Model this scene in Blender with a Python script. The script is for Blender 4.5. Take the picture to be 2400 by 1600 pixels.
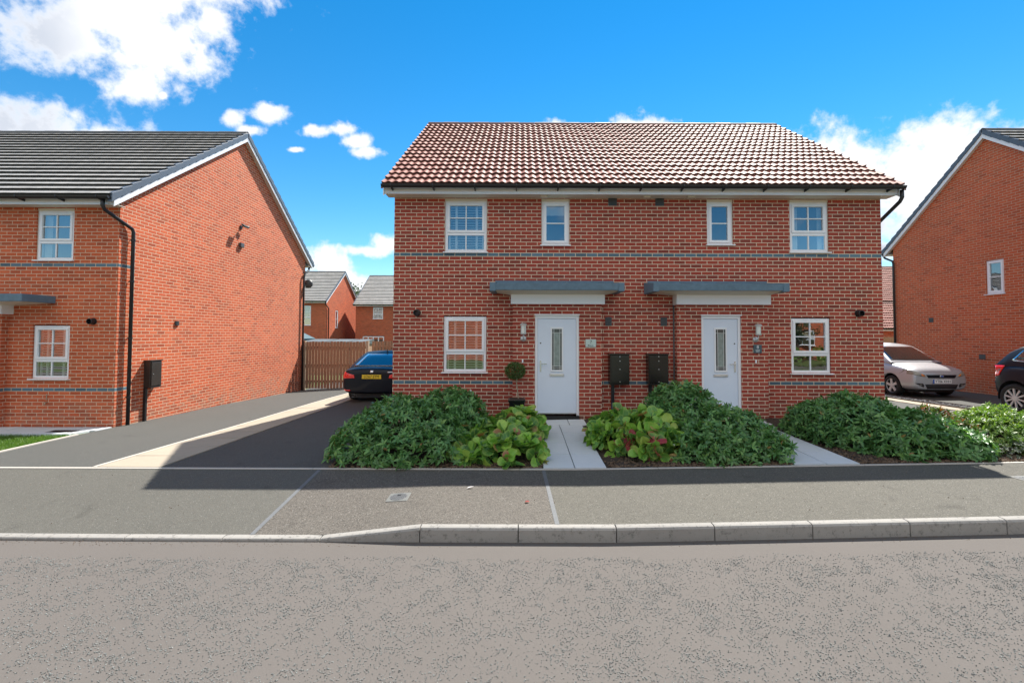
import bpy, bmesh, math, random
import numpy as np
from mathutils import Vector, Matrix, Euler
from mathutils.bvhtree import BVHTree

for o in list(bpy.data.objects): bpy.data.objects.remove(o)
SC = bpy.context.scene
COL = SC.collection
rnd = random.Random(7)
nrng = np.random.default_rng(11)
rad = math.radians

# ------------------------------------------------------------------ camera
cam_d = bpy.data.cameras.new('camera'); cam = bpy.data.objects.new('camera', cam_d); COL.objects.link(cam)
cam_d.sensor_fit = 'HORIZONTAL'; cam_d.sensor_width = 36.0; cam_d.lens = 1066.65/2400*36
cam_d.shift_x = -20.44/2400; cam_d.shift_y = -51.65/2400
cam_d.clip_start = 0.05; cam_d.clip_end = 3000
cam.matrix_world = Matrix.Translation((0,0,1.8317)) @ Matrix.Rotation(-0.0006,4,'Z') @ Matrix.Rotation(math.pi/2+0.0325,4,'X') @ Matrix.Rotation(0.0032,4,'Z')
SC.camera = cam
# ------------------------------------------------------------------ colour management
SC.view_settings.view_transform = 'Standard'; SC.view_settings.look = 'None'
SC.view_settings.gamma = 1; SC.view_settings.use_curve_mapping = False
SC.view_settings.exposure = 1.05
# ------------------------------------------------------------------ sun
SUN_EL, SUN_AZ = rad(51.6), rad(26.6)            # azimuth from +Y towards +X
sd = Vector((math.sin(SUN_AZ)*math.cos(SUN_EL), math.cos(SUN_AZ)*math.cos(SUN_EL), math.sin(SUN_EL)))
sl = bpy.data.lights.new('sun','SUN'); sl.energy = 5.0; sl.angle = rad(0.53); sl.color = (1,0.95,0.87)
so = bpy.data.objects.new('sun', sl); COL.objects.link(so); so.location = (10,20,30)
so.rotation_euler = (-sd).to_track_quat('-Z','Y').to_euler()
# ------------------------------------------------------------------ node helper
class NT:
    def __init__(s, tree): s.t = tree; s.n = tree.nodes; s.l = tree.links
    def node(s, typ, **kw):
        n = s.n.new(typ)
        for k, v in kw.items():
            if k.startswith('i_'):
                key = k[2:]; key = int(key) if key.isdigit() else key
                s.set(n.inputs[key], v)
            else: setattr(n, k, v)
        return n
    def set(s, sock, v):
        if hasattr(v, 'is_output'): s.l.new(v, sock)
        elif isinstance(v, bpy.types.Node): s.l.new(v.outputs[0], sock)
        else:
            if isinstance(v, (tuple, list)) and len(v) == 3 and sock.type == 'RGBA': v = (*v, 1)
            sock.default_value = v
    def m(s, op, a, b=None, c=None, clamp=False):
        n = s.n.new('ShaderNodeMath'); n.operation = op; n.use_clamp = clamp
        s.set(n.inputs[0], a)
        if b is not None: s.set(n.inputs[1], b)
        if c is not None: s.set(n.inputs[2], c)
        return n.outputs[0]
    def mix(s, fac, a, b, blend='MIX'):
        n = s.n.new('ShaderNodeMix'); n.data_type = 'RGBA'; n.blend_type = blend
        s.set(n.inputs[0], fac); s.set(n.inputs[6], a); s.set(n.inputs[7], b)
        return n.outputs[2]
    def sstep(s, x, a, b, lo=0.0, hi=1.0):
        n = s.n.new('ShaderNodeMapRange'); n.interpolation_type = 'SMOOTHSTEP'
        s.set(n.inputs[0], x); s.set(n.inputs[1], a); s.set(n.inputs[2], b); s.set(n.inputs[3], lo); s.set(n.inputs[4], hi)
        return n.outputs[0]
    def ramp(s, fac, stops):
        n = s.n.new('ShaderNodeValToRGB'); s.set(n.inputs[0], fac)
        el = n.color_ramp.elements
        while len(el) < len(stops): el.new(0.5)
        for e, (p, c) in zip(el, stops): e.position = p; e.color = (*c, 1)
        return n.outputs[0]
    def noise(s, vec, scale, detail=2.0, rough=0.5, dist=0.0):
        n = s.n.new('ShaderNodeTexNoise'); n.inputs['Scale'].default_value = scale
        n.inputs['Detail'].default_value = detail; n.inputs['Roughness'].default_value = rough
        n.inputs['Distortion'].default_value = dist
        if vec is not None: s.set(n.inputs['Vector'], vec)
        return n.outputs[0]
    def comb(s, x, y, z=0.0):
        n = s.n.new('ShaderNodeCombineXYZ')
        for i, v in enumerate((x, y, z)): s.set(n.inputs[i], v)
        return n.outputs[0]
    def sep(s, v):
        n = s.n.new('ShaderNodeSeparateXYZ'); s.set(n.inputs[0], v); return n.outputs
    def white(s, v):
        n = s.n.new('ShaderNodeTexWhiteNoise'); n.noise_dimensions = '3D'; s.set(n.inputs[0], v); return n.outputs[0]
    def bump(s, h, strength=0.5, dist=0.01):
        n = s.n.new('ShaderNodeBump'); n.inputs['Strength'].default_value = strength; n.inputs['Distance'].default_value = dist
        s.set(n.inputs['Height'], h); return n.outputs[0]

# ------------------------------------------------------------------ sky with clouds
w = bpy.data.worlds.new('World'); SC.world = w; w.use_nodes = True
T = NT(w.node_tree); T.n.clear()
sky = T.node('ShaderNodeTexSky', sky_type='NISHITA', sun_disc=False, sun_elevation=SUN_EL, sun_rotation=SUN_AZ, altitude=50, air_density=1.0, dust_density=0.0, ozone_density=2.5)
hs = T.node('ShaderNodeHueSaturation'); hs.inputs['Hue'].default_value = 0.493; hs.inputs['Saturation'].default_value = 1.40; hs.inputs['Value'].default_value = 1.0
T.l.new(sky.outputs[0], hs.inputs['Color'])
tc = T.node('ShaderNodeTexCoord'); X, Y, Z = T.sep(tc.outputs['Generated'])
Yc = T.m('MAXIMUM', Y, 0.08); U = T.m('DIVIDE', X, Yc); V = T.m('DIVIDE', Z, Yc)
front = T.sstep(Y, 0.08, 0.2)
def blob(px, py, a, b):      # centre and radii given as tangents of azimuth/elevation x1000
    n = T.n.new('ShaderNodeVectorMath'); n.operation = 'MULTIPLY_ADD'
    T.set(n.inputs[0], UV3); n.inputs[1].default_value = (1/a, 1/b, 0); n.inputs[2].default_value = (-px/a, -py/b, 0)
    l = T.n.new('ShaderNodeVectorMath'); l.operation = 'LENGTH'; T.l.new(n.outputs[0], l.inputs[0])
    return T.m('SUBTRACT', 1.0, l.outputs['Value'])
UV3 = T.comb(U, V, 0.0)
BL = [(-1.15,.86,.55,.22),(-.92,.74,.28,.19),(-.80,.64,.17,.13),(-1.06,.68,.25,.12),(-.70,.70,.09,.08),(-.86,.56,.10,.09),(-.80,.80,.30,.2),(-.70,.80,.10,.07),
      (-1.22,.47,.20,.115),(-1.06,.44,.17,.10),(-.93,.42,.15,.07),
      (-.645,.478,.038,.028),(-.605,.452,.045,.018),(-.565,.486,.05,.028),(-.80,.53,.018,.014),
      (-.455,.452,.04,.018),(-.405,.456,.055,.026),(-.37,.428,.045,.024),(-.35,.402,.05,.016),(-.50,.408,.022,.008),
      (-.43,.160,.09,.045),(-.39,.12,.05,.03),(-.34,.182,.09,.018),(-.29,.198,.07,.03),(-.36,.10,.06,.035),(-.29,.07,.06,.02),
      (.06,.46,.06,.022),(.255,.456,.14,.040),
      (.68,.40,.17,.09),(.76,.36,.20,.11),(.88,.39,.16,.09),(.98,.42,.17,.09),(.88,.32,.22,.14),(.80,.24,.12,.06),(.80,.19,.06,.03),(1.08,.40,.15,.10),(.94,.25,.14,.10)]
acc = None
for b_ in BL:
    v = blob(*b_)
    acc = v if acc is None else T.m('SMOOTH_MAX', acc, v, 0.25)
G3 = tc.outputs['Generated']
n1 = T.noise(G3, 11.0, 10.0, 0.62, 0.25); n2 = T.noise(G3, 36.0, 7.0, 0.58)
fr = T.m('ADD', T.m('MULTIPLY', T.m('SUBTRACT', n1, 0.5), 1.9), T.m('MULTIPLY', T.m('SUBTRACT', n2, 0.5), 1.45))
body = T.m('ADD', acc, fr)
mask_f = T.m('MULTIPLY', T.sstep(body, 0.0, 0.72), front)
nb = T.noise(G3, 2.6, 9.0, 0.58)
back = T.sstep(Y, 0.10, -0.20)
high = T.sstep(Z, 0.24, 0.40)                       # unseen bright cloud added behind the viewer to fill the shaded fronts
mask_b = T.m('MULTIPLY', T.sstep(T.m('ADD', nb, T.m('MULTIPLY', high, 0.20)), 0.56, 0.68), back)
mask = T.m('MAXIMUM', mask_f, mask_b)
n3 = T.noise(G3, 5.0, 5.0, 0.5)
left_g = T.sstep(T.m('MULTIPLY_ADD', T.m('SUBTRACT', n3, 0.5), 0.9, U), -1.18, -0.78, 1.0, 0.0)
low_g = T.m('MULTIPLY', T.sstep(T.m('MULTIPLY_ADD', T.m('SUBTRACT', n3, 0.5), 0.5, V), 0.22, 0.40, 1.0, 0.0), T.sstep(U, 0.4, 0.6))
greyf = T.m('MULTIPLY', T.m('MAXIMUM', left_g, low_g), T.sstep(body, 0.30, 0.85, 0.0, 0.85))
ccol = T.mix(T.m('MULTIPLY', greyf, front), T.mix(back, (6.1, 6.2, 6.4), (6.3, 6.1, 5.9)), (3.5, 3.85, 4.5))
final = T.mix(mask, hs.outputs[0], ccol)
bg = T.node('ShaderNodeBackground'); T.l.new(final, bg.inputs[0]); bg.inputs[1].default_value = 0.088
out = T.node('ShaderNodeOutputWorld'); T.l.new(bg.outputs[0], out.inputs[0])

# ------------------------------------------------------------------ materials
def new_mat(name):
    m = bpy.data.materials.new(name); m.use_nodes = True
    t = NT(m.node_tree); b = m.node_tree.nodes['Principled BSDF']
    return m, t, b
def simple(name, col, rough=0.5, spec=0.5, metal=0.0, var=0.06, scale=6.0, coat=0.0, bump=0.0, bscale=200):
    m, t, b = new_mat(name)
    geo = t.node('ShaderNodeNewGeometry')
    n = t.noise(geo.outputs['Position'], scale, 4.0, 0.6)
    f = t.m('MULTIPLY_ADD', t.m('SUBTRACT', n, 0.5), var*4, 1.0)
    c = t.mix(1.0, col, t.comb(f, f, f), 'MULTIPLY')
    t.set(b.inputs['Base Color'], c); b.inputs['Roughness'].default_value = rough
    b.inputs['Specular IOR Level'].default_value = spec; b.inputs['Metallic'].default_value = metal
    b.inputs['Coat Weight'].default_value = coat; b.inputs['Coat Roughness'].default_value = 0.03
    if bump:
        t.set(b.inputs['Normal'], t.bump(t.noise(geo.outputs['Position'], bscale, 3.0), bump, 0.004))
    return m
def brick_mat(name, z0, rh, bands, pal, mortar=(0.82,0.66,0.49), u0=0.0, bandcol=(0.075,0.125,0.160)):
    m, t, b = new_mat(name)
    geo = t.node('ShaderNodeNewGeometry')
    x, y, z = t.sep(geo.outputs['Position']); nx, ny, nz = t.sep(geo.outputs['True Normal'])
    isx = t.m('GREATER_THAN', t.m('ABSOLUTE', nx), 0.5)
    u = t.m('ADD', t.m('MULTIPLY', x, t.m('SUBTRACT', 1.0, isx)), t.m('MULTIPLY', y, isx))
    zz = t.m('DIVIDE', t.m('SUBTRACT', z, z0), rh); row = t.m('FLOOR', zz); fz = t.m('FRACT', zz)
    hf = t.m('MULTIPLY', t.m('FLOORED_MODULO', row, 2.0), 0.5)
    jit = t.m('MULTIPLY', t.m('SUBTRACT', t.white(t.comb(row, 3.0, isx)), 0.5), 0.08)
    uu = t.m('ADD', t.m('ADD', t.m('DIVIDE', u, 0.225), u0), t.m('ADD', hf, jit)); colm = t.m('FLOOR', uu); fu = t.m('FRACT', uu)
    du = t.m('MULTIPLY', t.m('MINIMUM', fu, t.m('SUBTRACT', 1.0, fu)), 0.225)
    dz = t.m('MULTIPLY', t.m('MINIMUM', fz, t.m('SUBTRACT', 1.0, fz)), rh)
    d = t.m('MINIMUM', du, dz)
    wob = t.m('MULTIPLY', t.m('SUBTRACT', t.noise(geo.outputs['Position'], 45.0, 3.0), 0.5), 0.005)
    mask = t.sstep(t.m('ADD', d, wob), 0.0048, 0.0080)
    rid = t.white(t.comb(colm, row, isx)); rid2 = t.white(t.comb(row, colm, 7.0))
    n = len(pal); stops = [(i/(n-1), c) for i, c in enumerate(pal)]
    bc = t.ramp(rid, stops)
    fine = t.noise(geo.outputs['Position'], 60.0, 5.0, 0.7); large = t.noise(geo.outputs['Position'], 0.9, 4.0, 0.6)
    v = t.m('MULTIPLY', t.m('MULTIPLY_ADD', t.m('SUBTRACT', fine, 0.5), 0.9, 1.0), t.m('MULTIPLY_ADD', t.m('SUBTRACT', large, 0.5), 0.5, 1.0))
    bc = t.mix(1.0, bc, t.comb(v, v, v), 'MULTIPLY')
    if bands:
        isb = None
        for r in bands:
            c = t.m('COMPARE', row, float(r), 0.2); isb = c if isb is None else t.m('MAXIMUM', isb, c)
        if bands and len(bands) and getattr(brick_mat, 'wrap', None):
            isb = t.m('MULTIPLY', isb, t.m('MAXIMUM', t.m('SUBTRACT', 1.0, isx), t.m('LESS_THAN', y, brick_mat.wrap)))
        bb = t.mix(t.m('MULTIPLY', rid2, 0.8), bandcol, tuple(q*1.8 for q in bandcol))
        bc = t.mix(isb, bc, bb)
    stn = t.m('MULTIPLY', t.sstep(t.m('SUBTRACT', z, t.m('MULTIPLY', large, 0.7)), z0-0.35, z0+0.25, 1.0, 0.0), t.sstep(t.noise(geo.outputs['Position'], 5.0, 5.0, 0.7), 0.42, 0.62))
    bc = t.mix(t.m('MULTIPLY', stn, 0.45), bc, (0.20,0.18,0.14))
    mo = t.mix(t.noise(geo.outputs['Position'], 14.0, 4.0), tuple(q*0.72 for q in mortar), mortar)
    t.set(b.inputs['Base Color'], t.mix(mask, mo, bc))
    b.inputs['Roughness'].default_value = 0.82; b.inputs['Specular IOR Level'].default_value = 0.25
    h = t.m('ADD', mask, t.m('MULTIPLY', fine, 0.25))
    t.set(b.inputs['Normal'], t.bump(h, 0.6, 0.006))
    return m
def tile_mat(name, cols, tw, th, rough=0.5, spec=0.5):
    m, t, b = new_mat(name)
    uv = t.node('ShaderNodeUVMap'); u, v, _ = t.sep(uv.outputs[0])
    r = t.m('FLOOR', t.m('DIVIDE', v, th)); hf = t.m('MULTIPLY', t.m('FLOORED_MODULO', r, 2.0), 0.5)
    c = t.m('FLOOR', t.m('ADD', t.m('DIVIDE', u, tw), hf))
    rid = t.white(t.comb(c, r, 1.0))
    geo = t.node('ShaderNodeNewGeometry')
    n = t.noise(geo.outputs['Position'], 35.0, 5.0, 0.7); nl = t.noise(geo.outputs['Position'], 1.3, 4.0, 0.6)
    k = len(cols); bc = t.ramp(rid, [(i/(k-1), q) for i, q in enumerate(cols)])
    f = t.m('MULTIPLY', t.m('MULTIPLY_ADD', t.m('SUBTRACT', n, 0.5), 0.9, 1.0), t.m('MULTIPLY_ADD', t.m('SUBTRACT', nl, 0.5), 0.5, 1.0))
    t.set(b.inputs['Base Color'], t.mix(1.0, bc, t.comb(f, f, f), 'MULTIPLY'))
    t.set(b.inputs['Roughness'], t.m('MULTIPLY_ADD', n, 0.25, rough-0.12)); b.inputs['Specular IOR Level'].default_value = spec
    t.set(b.inputs['Normal'], t.bump(n, 0.15, 0.003))
    return m
def asphalt(name, c0, c1, speck=0.5, s=190.0, warm=(1,1,1)):
    m, t, b = new_mat(name)
    geo = t.node('ShaderNodeNewGeometry'); P = geo.outputs['Position']
    vo = t.node('ShaderNodeTexVoronoi', feature='F1'); vo.inputs['Scale'].default_value = s; t.set(vo.inputs['Vector'], P)
    cid = t.white(vo.outputs['Position'])
    n = t.noise(P, 0.8, 5.0, 0.6); n2 = t.noise(P, 55.0, 4.0, 0.7); n4 = t.noise(P, 5.0, 4.0, 0.6)
    base = t.mix(t.m('MULTIPLY_ADD', n, 0.8, t.m('MULTIPLY', n4, 0.3)), c0, c1)
    f = t.m('ADD', t.m('MULTIPLY_ADD', t.m('SUBTRACT', cid, 0.5), speck, 1.0), t.m('MULTIPLY', t.m('SUBTRACT', n2, 0.5), speck))
    light = t.m('GREATER_THAN', cid, 0.990)
    c = t.mix(1.0, base, t.comb(f, f, f), 'MULTIPLY')
    c = t.mix(t.m('MULTIPLY', light, 0.45), c, (0.30,0.29,0.27))
    st_ = t.sstep(t.noise(P, 2.3, 7.0, 0.68, 0.4), 0.56, 0.74, 1.0, 0.74)
    c = t.mix(1.0, c, t.comb(st_, st_, st_), 'MULTIPLY')
    t.set(b.inputs['Base Color'], c); b.inputs['Roughness'].default_value = 0.85; b.inputs['Specular IOR Level'].default_value = 0.25
    t.set(b.inputs['Normal'], t.bump(t.m('ADD', vo.outputs['Distance'], t.m('MULTIPLY', n2, 0.4)), 0.5, 0.004))
    return m
def leaf_mat(name, stops, vein=(0.10,0.17,0.06), edge=None, rough=0.35, trans=0.22, veinw=0.05, sidev=True, spec=0.5):
    m, t, b = new_mat(name)
    geo = t.node('ShaderNodeNewGeometry'); rid = geo.outputs['Random Per Island']
    uv = t.node('ShaderNodeUVMap'); u, v, _ = t.sep(uv.outputs[0])
    c = t.ramp(rid, stops)
    n = t.noise(geo.outputs['Position'], 40.0, 3.0, 0.6); f = t.m('MULTIPLY_ADD', t.m('SUBTRACT', n, 0.5), 0.6, 1.0)
    c = t.mix(1.0, c, t.comb(f, f, f), 'MULTIPLY')
    au = t.m('ABSOLUTE', t.m('SUBTRACT', t.m('MULTIPLY', u, 2.0), 1.0))
    vm = t.sstep(au, veinw, veinw*2.2, 1.0, 0.0)
    if sidev: vm = t.m('MAXIMUM', vm, t.m('MULTIPLY', t.sstep(t.m('ABSOLUTE', t.m('SUBTRACT', au, 0.5)), 0.04, 0.10, 1.0, 0.0), 0.6))
    else:
        br = t.m('FRACT', t.m('MULTIPLY', t.m('SUBTRACT', v, t.m('MULTIPLY', au, 0.35)), 6.0))
        vm = t.m('MAXIMUM', vm, t.m('MULTIPLY', t.sstep(t.m('ABSOLUTE', t.m('SUBTRACT', br, 0.5)), 0.04, 0.12, 1.0, 0.0), 0.45))
    c = t.mix(t.m('MULTIPLY', vm, 0.55), c, vein)
    if edge: c = t.mix(t.m('MULTIPLY', t.sstep(t.m('MAXIMUM', au, v), 0.72, 1.0), 0.6), c, edge)
    t.set(b.inputs['Base Color'], c); b.inputs['Roughness'].default_value = rough; b.inputs['Specular IOR Level'].default_value = spec
    t.set(b.inputs['Normal'], t.bump(t.m('SUBTRACT', 1.0, vm), 0.4, 0.003))
    tr = t.node('ShaderNodeBsdfTranslucent'); t.set(tr.inputs[0], t.mix(1.0, c, (1.3,1.35,0.6), 'MULTIPLY'))
    mx = t.node('ShaderNodeMixShader'); mx.inputs[0].default_value = trans
    t.l.new(b.outputs[0], mx.inputs[1]); t.l.new(tr.outputs[0], mx.inputs[2])
    t.l.new(mx.outputs[0], t.n['Material Output'].inputs[0])
    return m
def glass_mat(name, tint=(0.85,0.92,0.90), base=0.10, mul=2.0, wav=0.015):
    m, t, b = new_mat(name); t.n.remove(b)
    fr_ = t.node('ShaderNodeFresnel'); fr_.inputs[0].default_value = 1.52
    fac = t.m('MULTIPLY_ADD', fr_.outputs[0], mul, base, clamp=True)
    geo = t.node('ShaderNodeNewGeometry')
    nb_ = t.bump(t.noise(geo.outputs['Position'], 2.2, 2.0), wav*4, 0.02)
    g = t.node('ShaderNodeBsdfGlossy'); g.inputs['Roughness'].default_value = 0.004; g.inputs[0].default_value = (0.95,0.97,1,1); t.set(g.inputs['Normal'], nb_)
    tr = t.node('ShaderNodeBsdfTransparent'); tr.inputs[0].default_value = (*tint, 1)
    mx = t.node('ShaderNodeMixShader'); t.set(mx.inputs[0], fac); t.l.new(tr.outputs[0], mx.inputs[1]); t.l.new(g.outputs[0], mx.inputs[2])
    t.l.new(mx.outputs[0], t.n['Material Output'].inputs[0])
    return m
def wood_mat(name, c0, c1):
    m, t, b = new_mat(name)
    geo = t.node('ShaderNodeNewGeometry'); x, y, z = t.sep(geo.outputs['Position'])
    vec = t.comb(t.m('MULTIPLY', x, 30.0), t.m('MULTIPLY', y, 30.0), t.m('MULTIPLY', z, 2.2))
    n = t.noise(vec, 1.5, 6.0, 0.65, 0.6); kn = t.noise(geo.outputs['Position'], 9.0, 2.0)
    rid = geo.outputs['Random Per Island']
    c = t.mix(t.m('ADD', t.m('MULTIPLY', n, 0.6), t.m('MULTIPLY', rid, 0.5)), c0, c1)
    c = t.mix(t.m('MULTIPLY', t.sstep(kn, 0.66, 0.74), 0.8), c, tuple(q*0.25 for q in c0))
    t.set(b.inputs['Base Color'], c); b.inputs['Roughness'].default_value = 0.8; b.inputs['Specular IOR Level'].default_value = 0.2
    t.set(b.inputs['Normal'], t.bump(n, 0.4, 0.003)); return m

M = {}
PAL_MAIN = [(0.2192, 0.0495, 0.0354), (0.3112, 0.0572, 0.0382), (0.3676, 0.0649, 0.041), (0.3317, 0.0557, 0.0382), (0.4085, 0.0773, 0.0467), (0.2653, 0.0596, 0.0432), (0.3829, 0.0634, 0.041)]
PAL_LEFT = [(0.368, 0.078, 0.0343), (0.5132, 0.1069, 0.0423), (0.5858, 0.1261, 0.049), (0.5012, 0.0989, 0.0397), (0.61, 0.1396, 0.0557), (0.4285, 0.1034, 0.0457), (0.5616, 0.1124, 0.0457)]
M['brick'] = brick_mat('brick_main', 0.852-0.0745/2-11*0.0745, 0.0745, [11, 46], PAL_MAIN)
M['brick_porch'] = brick_mat('brick_porch', 0.852-0.0745/2-11*0.0745, 0.0745, [], PAL_MAIN, u0=0.3)
brick_mat.wrap = 9.92
M['brick_left'] = brick_mat('brick_left', 0.640-0.0375-9*0.075, 0.075, [9, 44], PAL_LEFT, mortar=(0.76,0.54,0.38))
brick_mat.wrap = None
M['brick_right'] = brick_mat('brick_right', 0.03, 0.075, [], [tuple(q*k for q in c) for c, k in zip(PAL_LEFT, (1.05,1.05,1.0,1.05,1.0,1.05,1.05))], mortar=(0.62,0.43,0.29))
M['brick_far'] = brick_mat('brick_far', 0.0, 0.075, [], [tuple(q*0.95 for q in c) for c in PAL_LEFT], mortar=(0.42,0.28,0.2))
M['pantile'] = tile_mat('pantile_red', [(0.22,0.07854,0.05478),(0.308,0.1155,0.08428),(0.264,0.09706,0.06742),(0.341,0.1386,0.1011)], 0.30, 0.30, 0.64, 0.22)
M['flat_tile'] = tile_mat('flat_tile_grey', [(0.3494,0.3349,0.3058),(0.4222,0.4004,0.3713),(0.3858,0.3713,0.3422)], 0.33, 0.30, 0.50, 0.5)
M['lip_shade_grey'] = simple('tile_lip_shade_grey', (0.045,0.045,0.043), 0.8, 0.2, var=0.1)  # near-black lip fronts: shade under each tile course put into the colour
M['lip_shade_red'] = simple('tile_lip_shade_red', (0.085,0.04,0.032), 0.8, 0.2, var=0.1)  # same painted shade for the lip fronts of the red pantiles
M['upvc'] = simple('white_upvc', (0.84,0.855,0.88), 0.28, 0.5, var=0.01)
M['cream'] = simple('cream_soffit', (0.6808,0.644,0.552), 0.45, 0.4, var=0.02)
M['door_paint'] = simple('door_white', (0.70,0.77,0.87), 0.35, 0.5, var=0.012, bump=0.06, bscale=90)
M['black_plastic'] = simple('black_plastic', (0.018,0.018,0.020), 0.38, 0.5, var=0.05)
M['brown_box_lit'] = simple('brown_grp_sunlit', (0.040,0.033,0.028), 0.35, 0.5, var=0.06)  # sunlit copy of the dark brown box, sun brightness put into the colour
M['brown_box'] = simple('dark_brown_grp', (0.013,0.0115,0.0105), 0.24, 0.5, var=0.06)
M['lead'] = simple('lead_grey', (0.115,0.185,0.245), 0.6, 0.4, var=0.16, scale=9)
M['verge_grey'] = simple('verge_grey', (0.095,0.12,0.155), 0.45, 0.5, var=0.03)
M['ridge_grey'] = simple('ridge_grey', (0.10,0.10,0.10), 0.6, 0.4, var=0.08)
M['ridge_red'] = simple('ridge_red', (0.19,0.10,0.075), 0.6, 0.4, var=0.10)
M['vent_grey'] = simple('vent_grey', (0.075,0.085,0.09), 0.5, 0.4, var=0.05)
M['came'] = simple('came', (0.72,0.73,0.72), 0.35, 0.5, var=0.03)
M['steel'] = simple('stainless', (0.55,0.56,0.56), 0.32, 0.5, metal=0.45, var=0.03)
M['chrome'] = simple('chrome', (0.72,0.73,0.75), 0.16, 0.5, metal=0.6, var=0.01)
M['glass'] = glass_mat('window_glass', base=0.10, mul=3.2)
M['lampglass'] = simple('opal_glass', (0.72,0.76,0.72), 0.2, 0.5, var=0.02)
M['obscure'] = simple('obscure_glass', (0.24,0.29,0.27), 0.2, 0.5, var=0.25, scale=14, bump=0.5, bscale=60)
M['obscure_edge'] = simple('obscure_glass_edge', (0.075,0.085,0.08), 0.2, 0.5, var=0.25, scale=25, bump=0.5, bscale=60)
M['interior'] = simple('interior', (0.20,0.185,0.17), 0.8, 0.2, var=0.1)
M['shutter'] = simple('shutter_white', (0.86,0.86,0.84), 0.4, 0.4, var=0.02)
M['fabric'] = simple('blind_fabric', (0.62,0.62,0.60), 0.8, 0.2, var=0.05)
M['road'] = None
M['pave_a'] = asphalt('tarmac_left', (0.08425,0.08185,0.0708), (0.1042,0.1009,0.08798), 0.42, 150)
M['pave_b'] = asphalt('tarmac_mid', (0.09089,0.08185,0.0708), (0.1108,0.1009,0.0872), 0.75, 105)
M['pave_c'] = asphalt('tarmac_right', (0.08862,0.08408,0.0708), (0.1063,0.1009,0.085), 0.6, 120)
M['drive'] = asphalt('tarmac_drive', (0.06832,0.07005,0.06558), (0.0831,0.08369,0.07751), 0.4, 160)
M['seal'] = simple('joint_seal', (0.125,0.132,0.138), 0.7, 0.3, var=0.15, scale=30)
M['kerb'] = None
M['slab'] = None
M['beige'] = None
def concrete(name, c0, c1, stain=0.6, spots=0.5, sc=9.0, st=(0.60,0.76)):
    m, t, b = new_mat(name); geo = t.node('ShaderNodeNewGeometry'); P = geo.outputs['Position']
    n = t.noise(P, sc, 6.0, 0.65); n2 = t.noise(P, 160.0, 3.0, 0.7); n3 = t.noise(P, 22.0, 5.0, 0.75)
    rid = geo.outputs['Random Per Island']
    c = t.mix(t.m('ADD', t.m('MULTIPLY', n, 0.7), t.m('MULTIPLY', rid, 0.35)), c0, c1)
    f = t.m('MULTIPLY_ADD', t.m('SUBTRACT', n2, 0.5), 0.35, 1.0); c = t.mix(1.0, c, t.comb(f, f, f), 'MULTIPLY')
    c = t.mix(t.m('MULTIPLY', t.sstep(n3, st[0], st[1]), stain), c, tuple(q*0.35 for q in c0))
    t.set(b.inputs['Base Color'], c); b.inputs['Roughness'].default_value = 0.85; b.inputs['Specular IOR Level'].default_value = 0.25
    t.set(b.inputs['Normal'], t.bump(t.m('ADD', n2, n3), 0.25, 0.003)); return m
M['kerb'] = concrete('kerb_concrete', (0.22,0.2112,0.198), (0.3344,0.3212,0.2948), 0.6, sc=6.0, st=(0.52,0.68))
M['slab'] = concrete('slab_grey', (0.48,0.528,0.56), (0.592,0.632,0.656), 0.12)
M['beige'] = concrete('slab_beige', (0.2975,0.257,0.1961), (0.3787,0.3314,0.2638), 0.15)
M['edging'] = concrete('edging_concrete', (0.4025,0.3783,0.3381), (0.4991,0.4669,0.4186), 0.2)
M['cover_iron'] = simple('cover_iron', (0.101,0.106,0.111), 0.55, 0.5, var=0.15, scale=60)
M['cover_frame'] = simple('cover_frame', (0.127,0.131,0.123), 0.6, 0.5, var=0.1, scale=40)
M['soil'] = concrete('soil', (0.030,0.022,0.017), (0.07,0.052,0.04), 0.3, sc=25)
M['bark'] = concrete('bark_bits', (0.05,0.032,0.022), (0.20,0.14,0.095), 0.2, sc=25)
M['turf'] = simple('turf', (0.075,0.105,0.03), 0.9, 0.2, var=0.2, scale=14)
M['wood'] = wood_mat('fence_wood', (0.27,0.155,0.098), (0.47,0.29,0.19))
M['wood_pale'] = wood_mat('post_wood', (0.46,0.3565,0.253), (0.598,0.483,0.3565))
M['wood_dark'] = wood_mat('edging_board', (0.06,0.045,0.035), (0.11,0.085,0.065))
M['vib'] = leaf_mat('viburnum_leaf', [(0,(0.05426,0.134,0.04564)),(0.35,(0.08818,0.2169,0.06593)),(0.75,(0.122,0.2871,0.08114)),(0.988,(0.18,0.336,0.084)),(0.992,(0.288,0.2128,0.0525)),(1,(0.312,0.1344,0.0525))], vein=(0.2035,0.3828,0.1141), rough=0.33)
M['berg'] = leaf_mat('bergenia_leaf', [(0,(0.056,0.149,0.037)),(0.35,(0.095,0.253,0.053)),(0.6,(0.179,0.414,0.063)),(0.86,(0.325,0.575,0.084)),(0.95,(0.358,0.460,0.095)),(0.975,(0.403,0.115,0.084)),(1,(0.403,0.230,0.105))], vein=(0.336,0.529,0.137), edge=(0.336,0.483,0.095), rough=0.36, sidev=False, trans=0.28, veinw=0.04)
M['berg_red'] = leaf_mat('bergenia_red_leaf', [(0,(0.208,0.0256,0.0384)),(0.5,(0.384,0.048,0.072)),(0.8,(0.384,0.16,0.088)),(1,(0.256,0.08,0.048))], vein=(0.544,0.224,0.144), rough=0.38, sidev=False, veinw=0.04)
M['choisya'] = leaf_mat('choisya_leaf', [(0,(0.069,0.1495,0.02875)),(0.4,(0.1265,0.2415,0.04025)),(0.8,(0.1955,0.322,0.0575)),(1,(0.299,0.3795,0.0805))], vein=(0.23,0.345,0.092), rough=0.33, trans=0.3)
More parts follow.
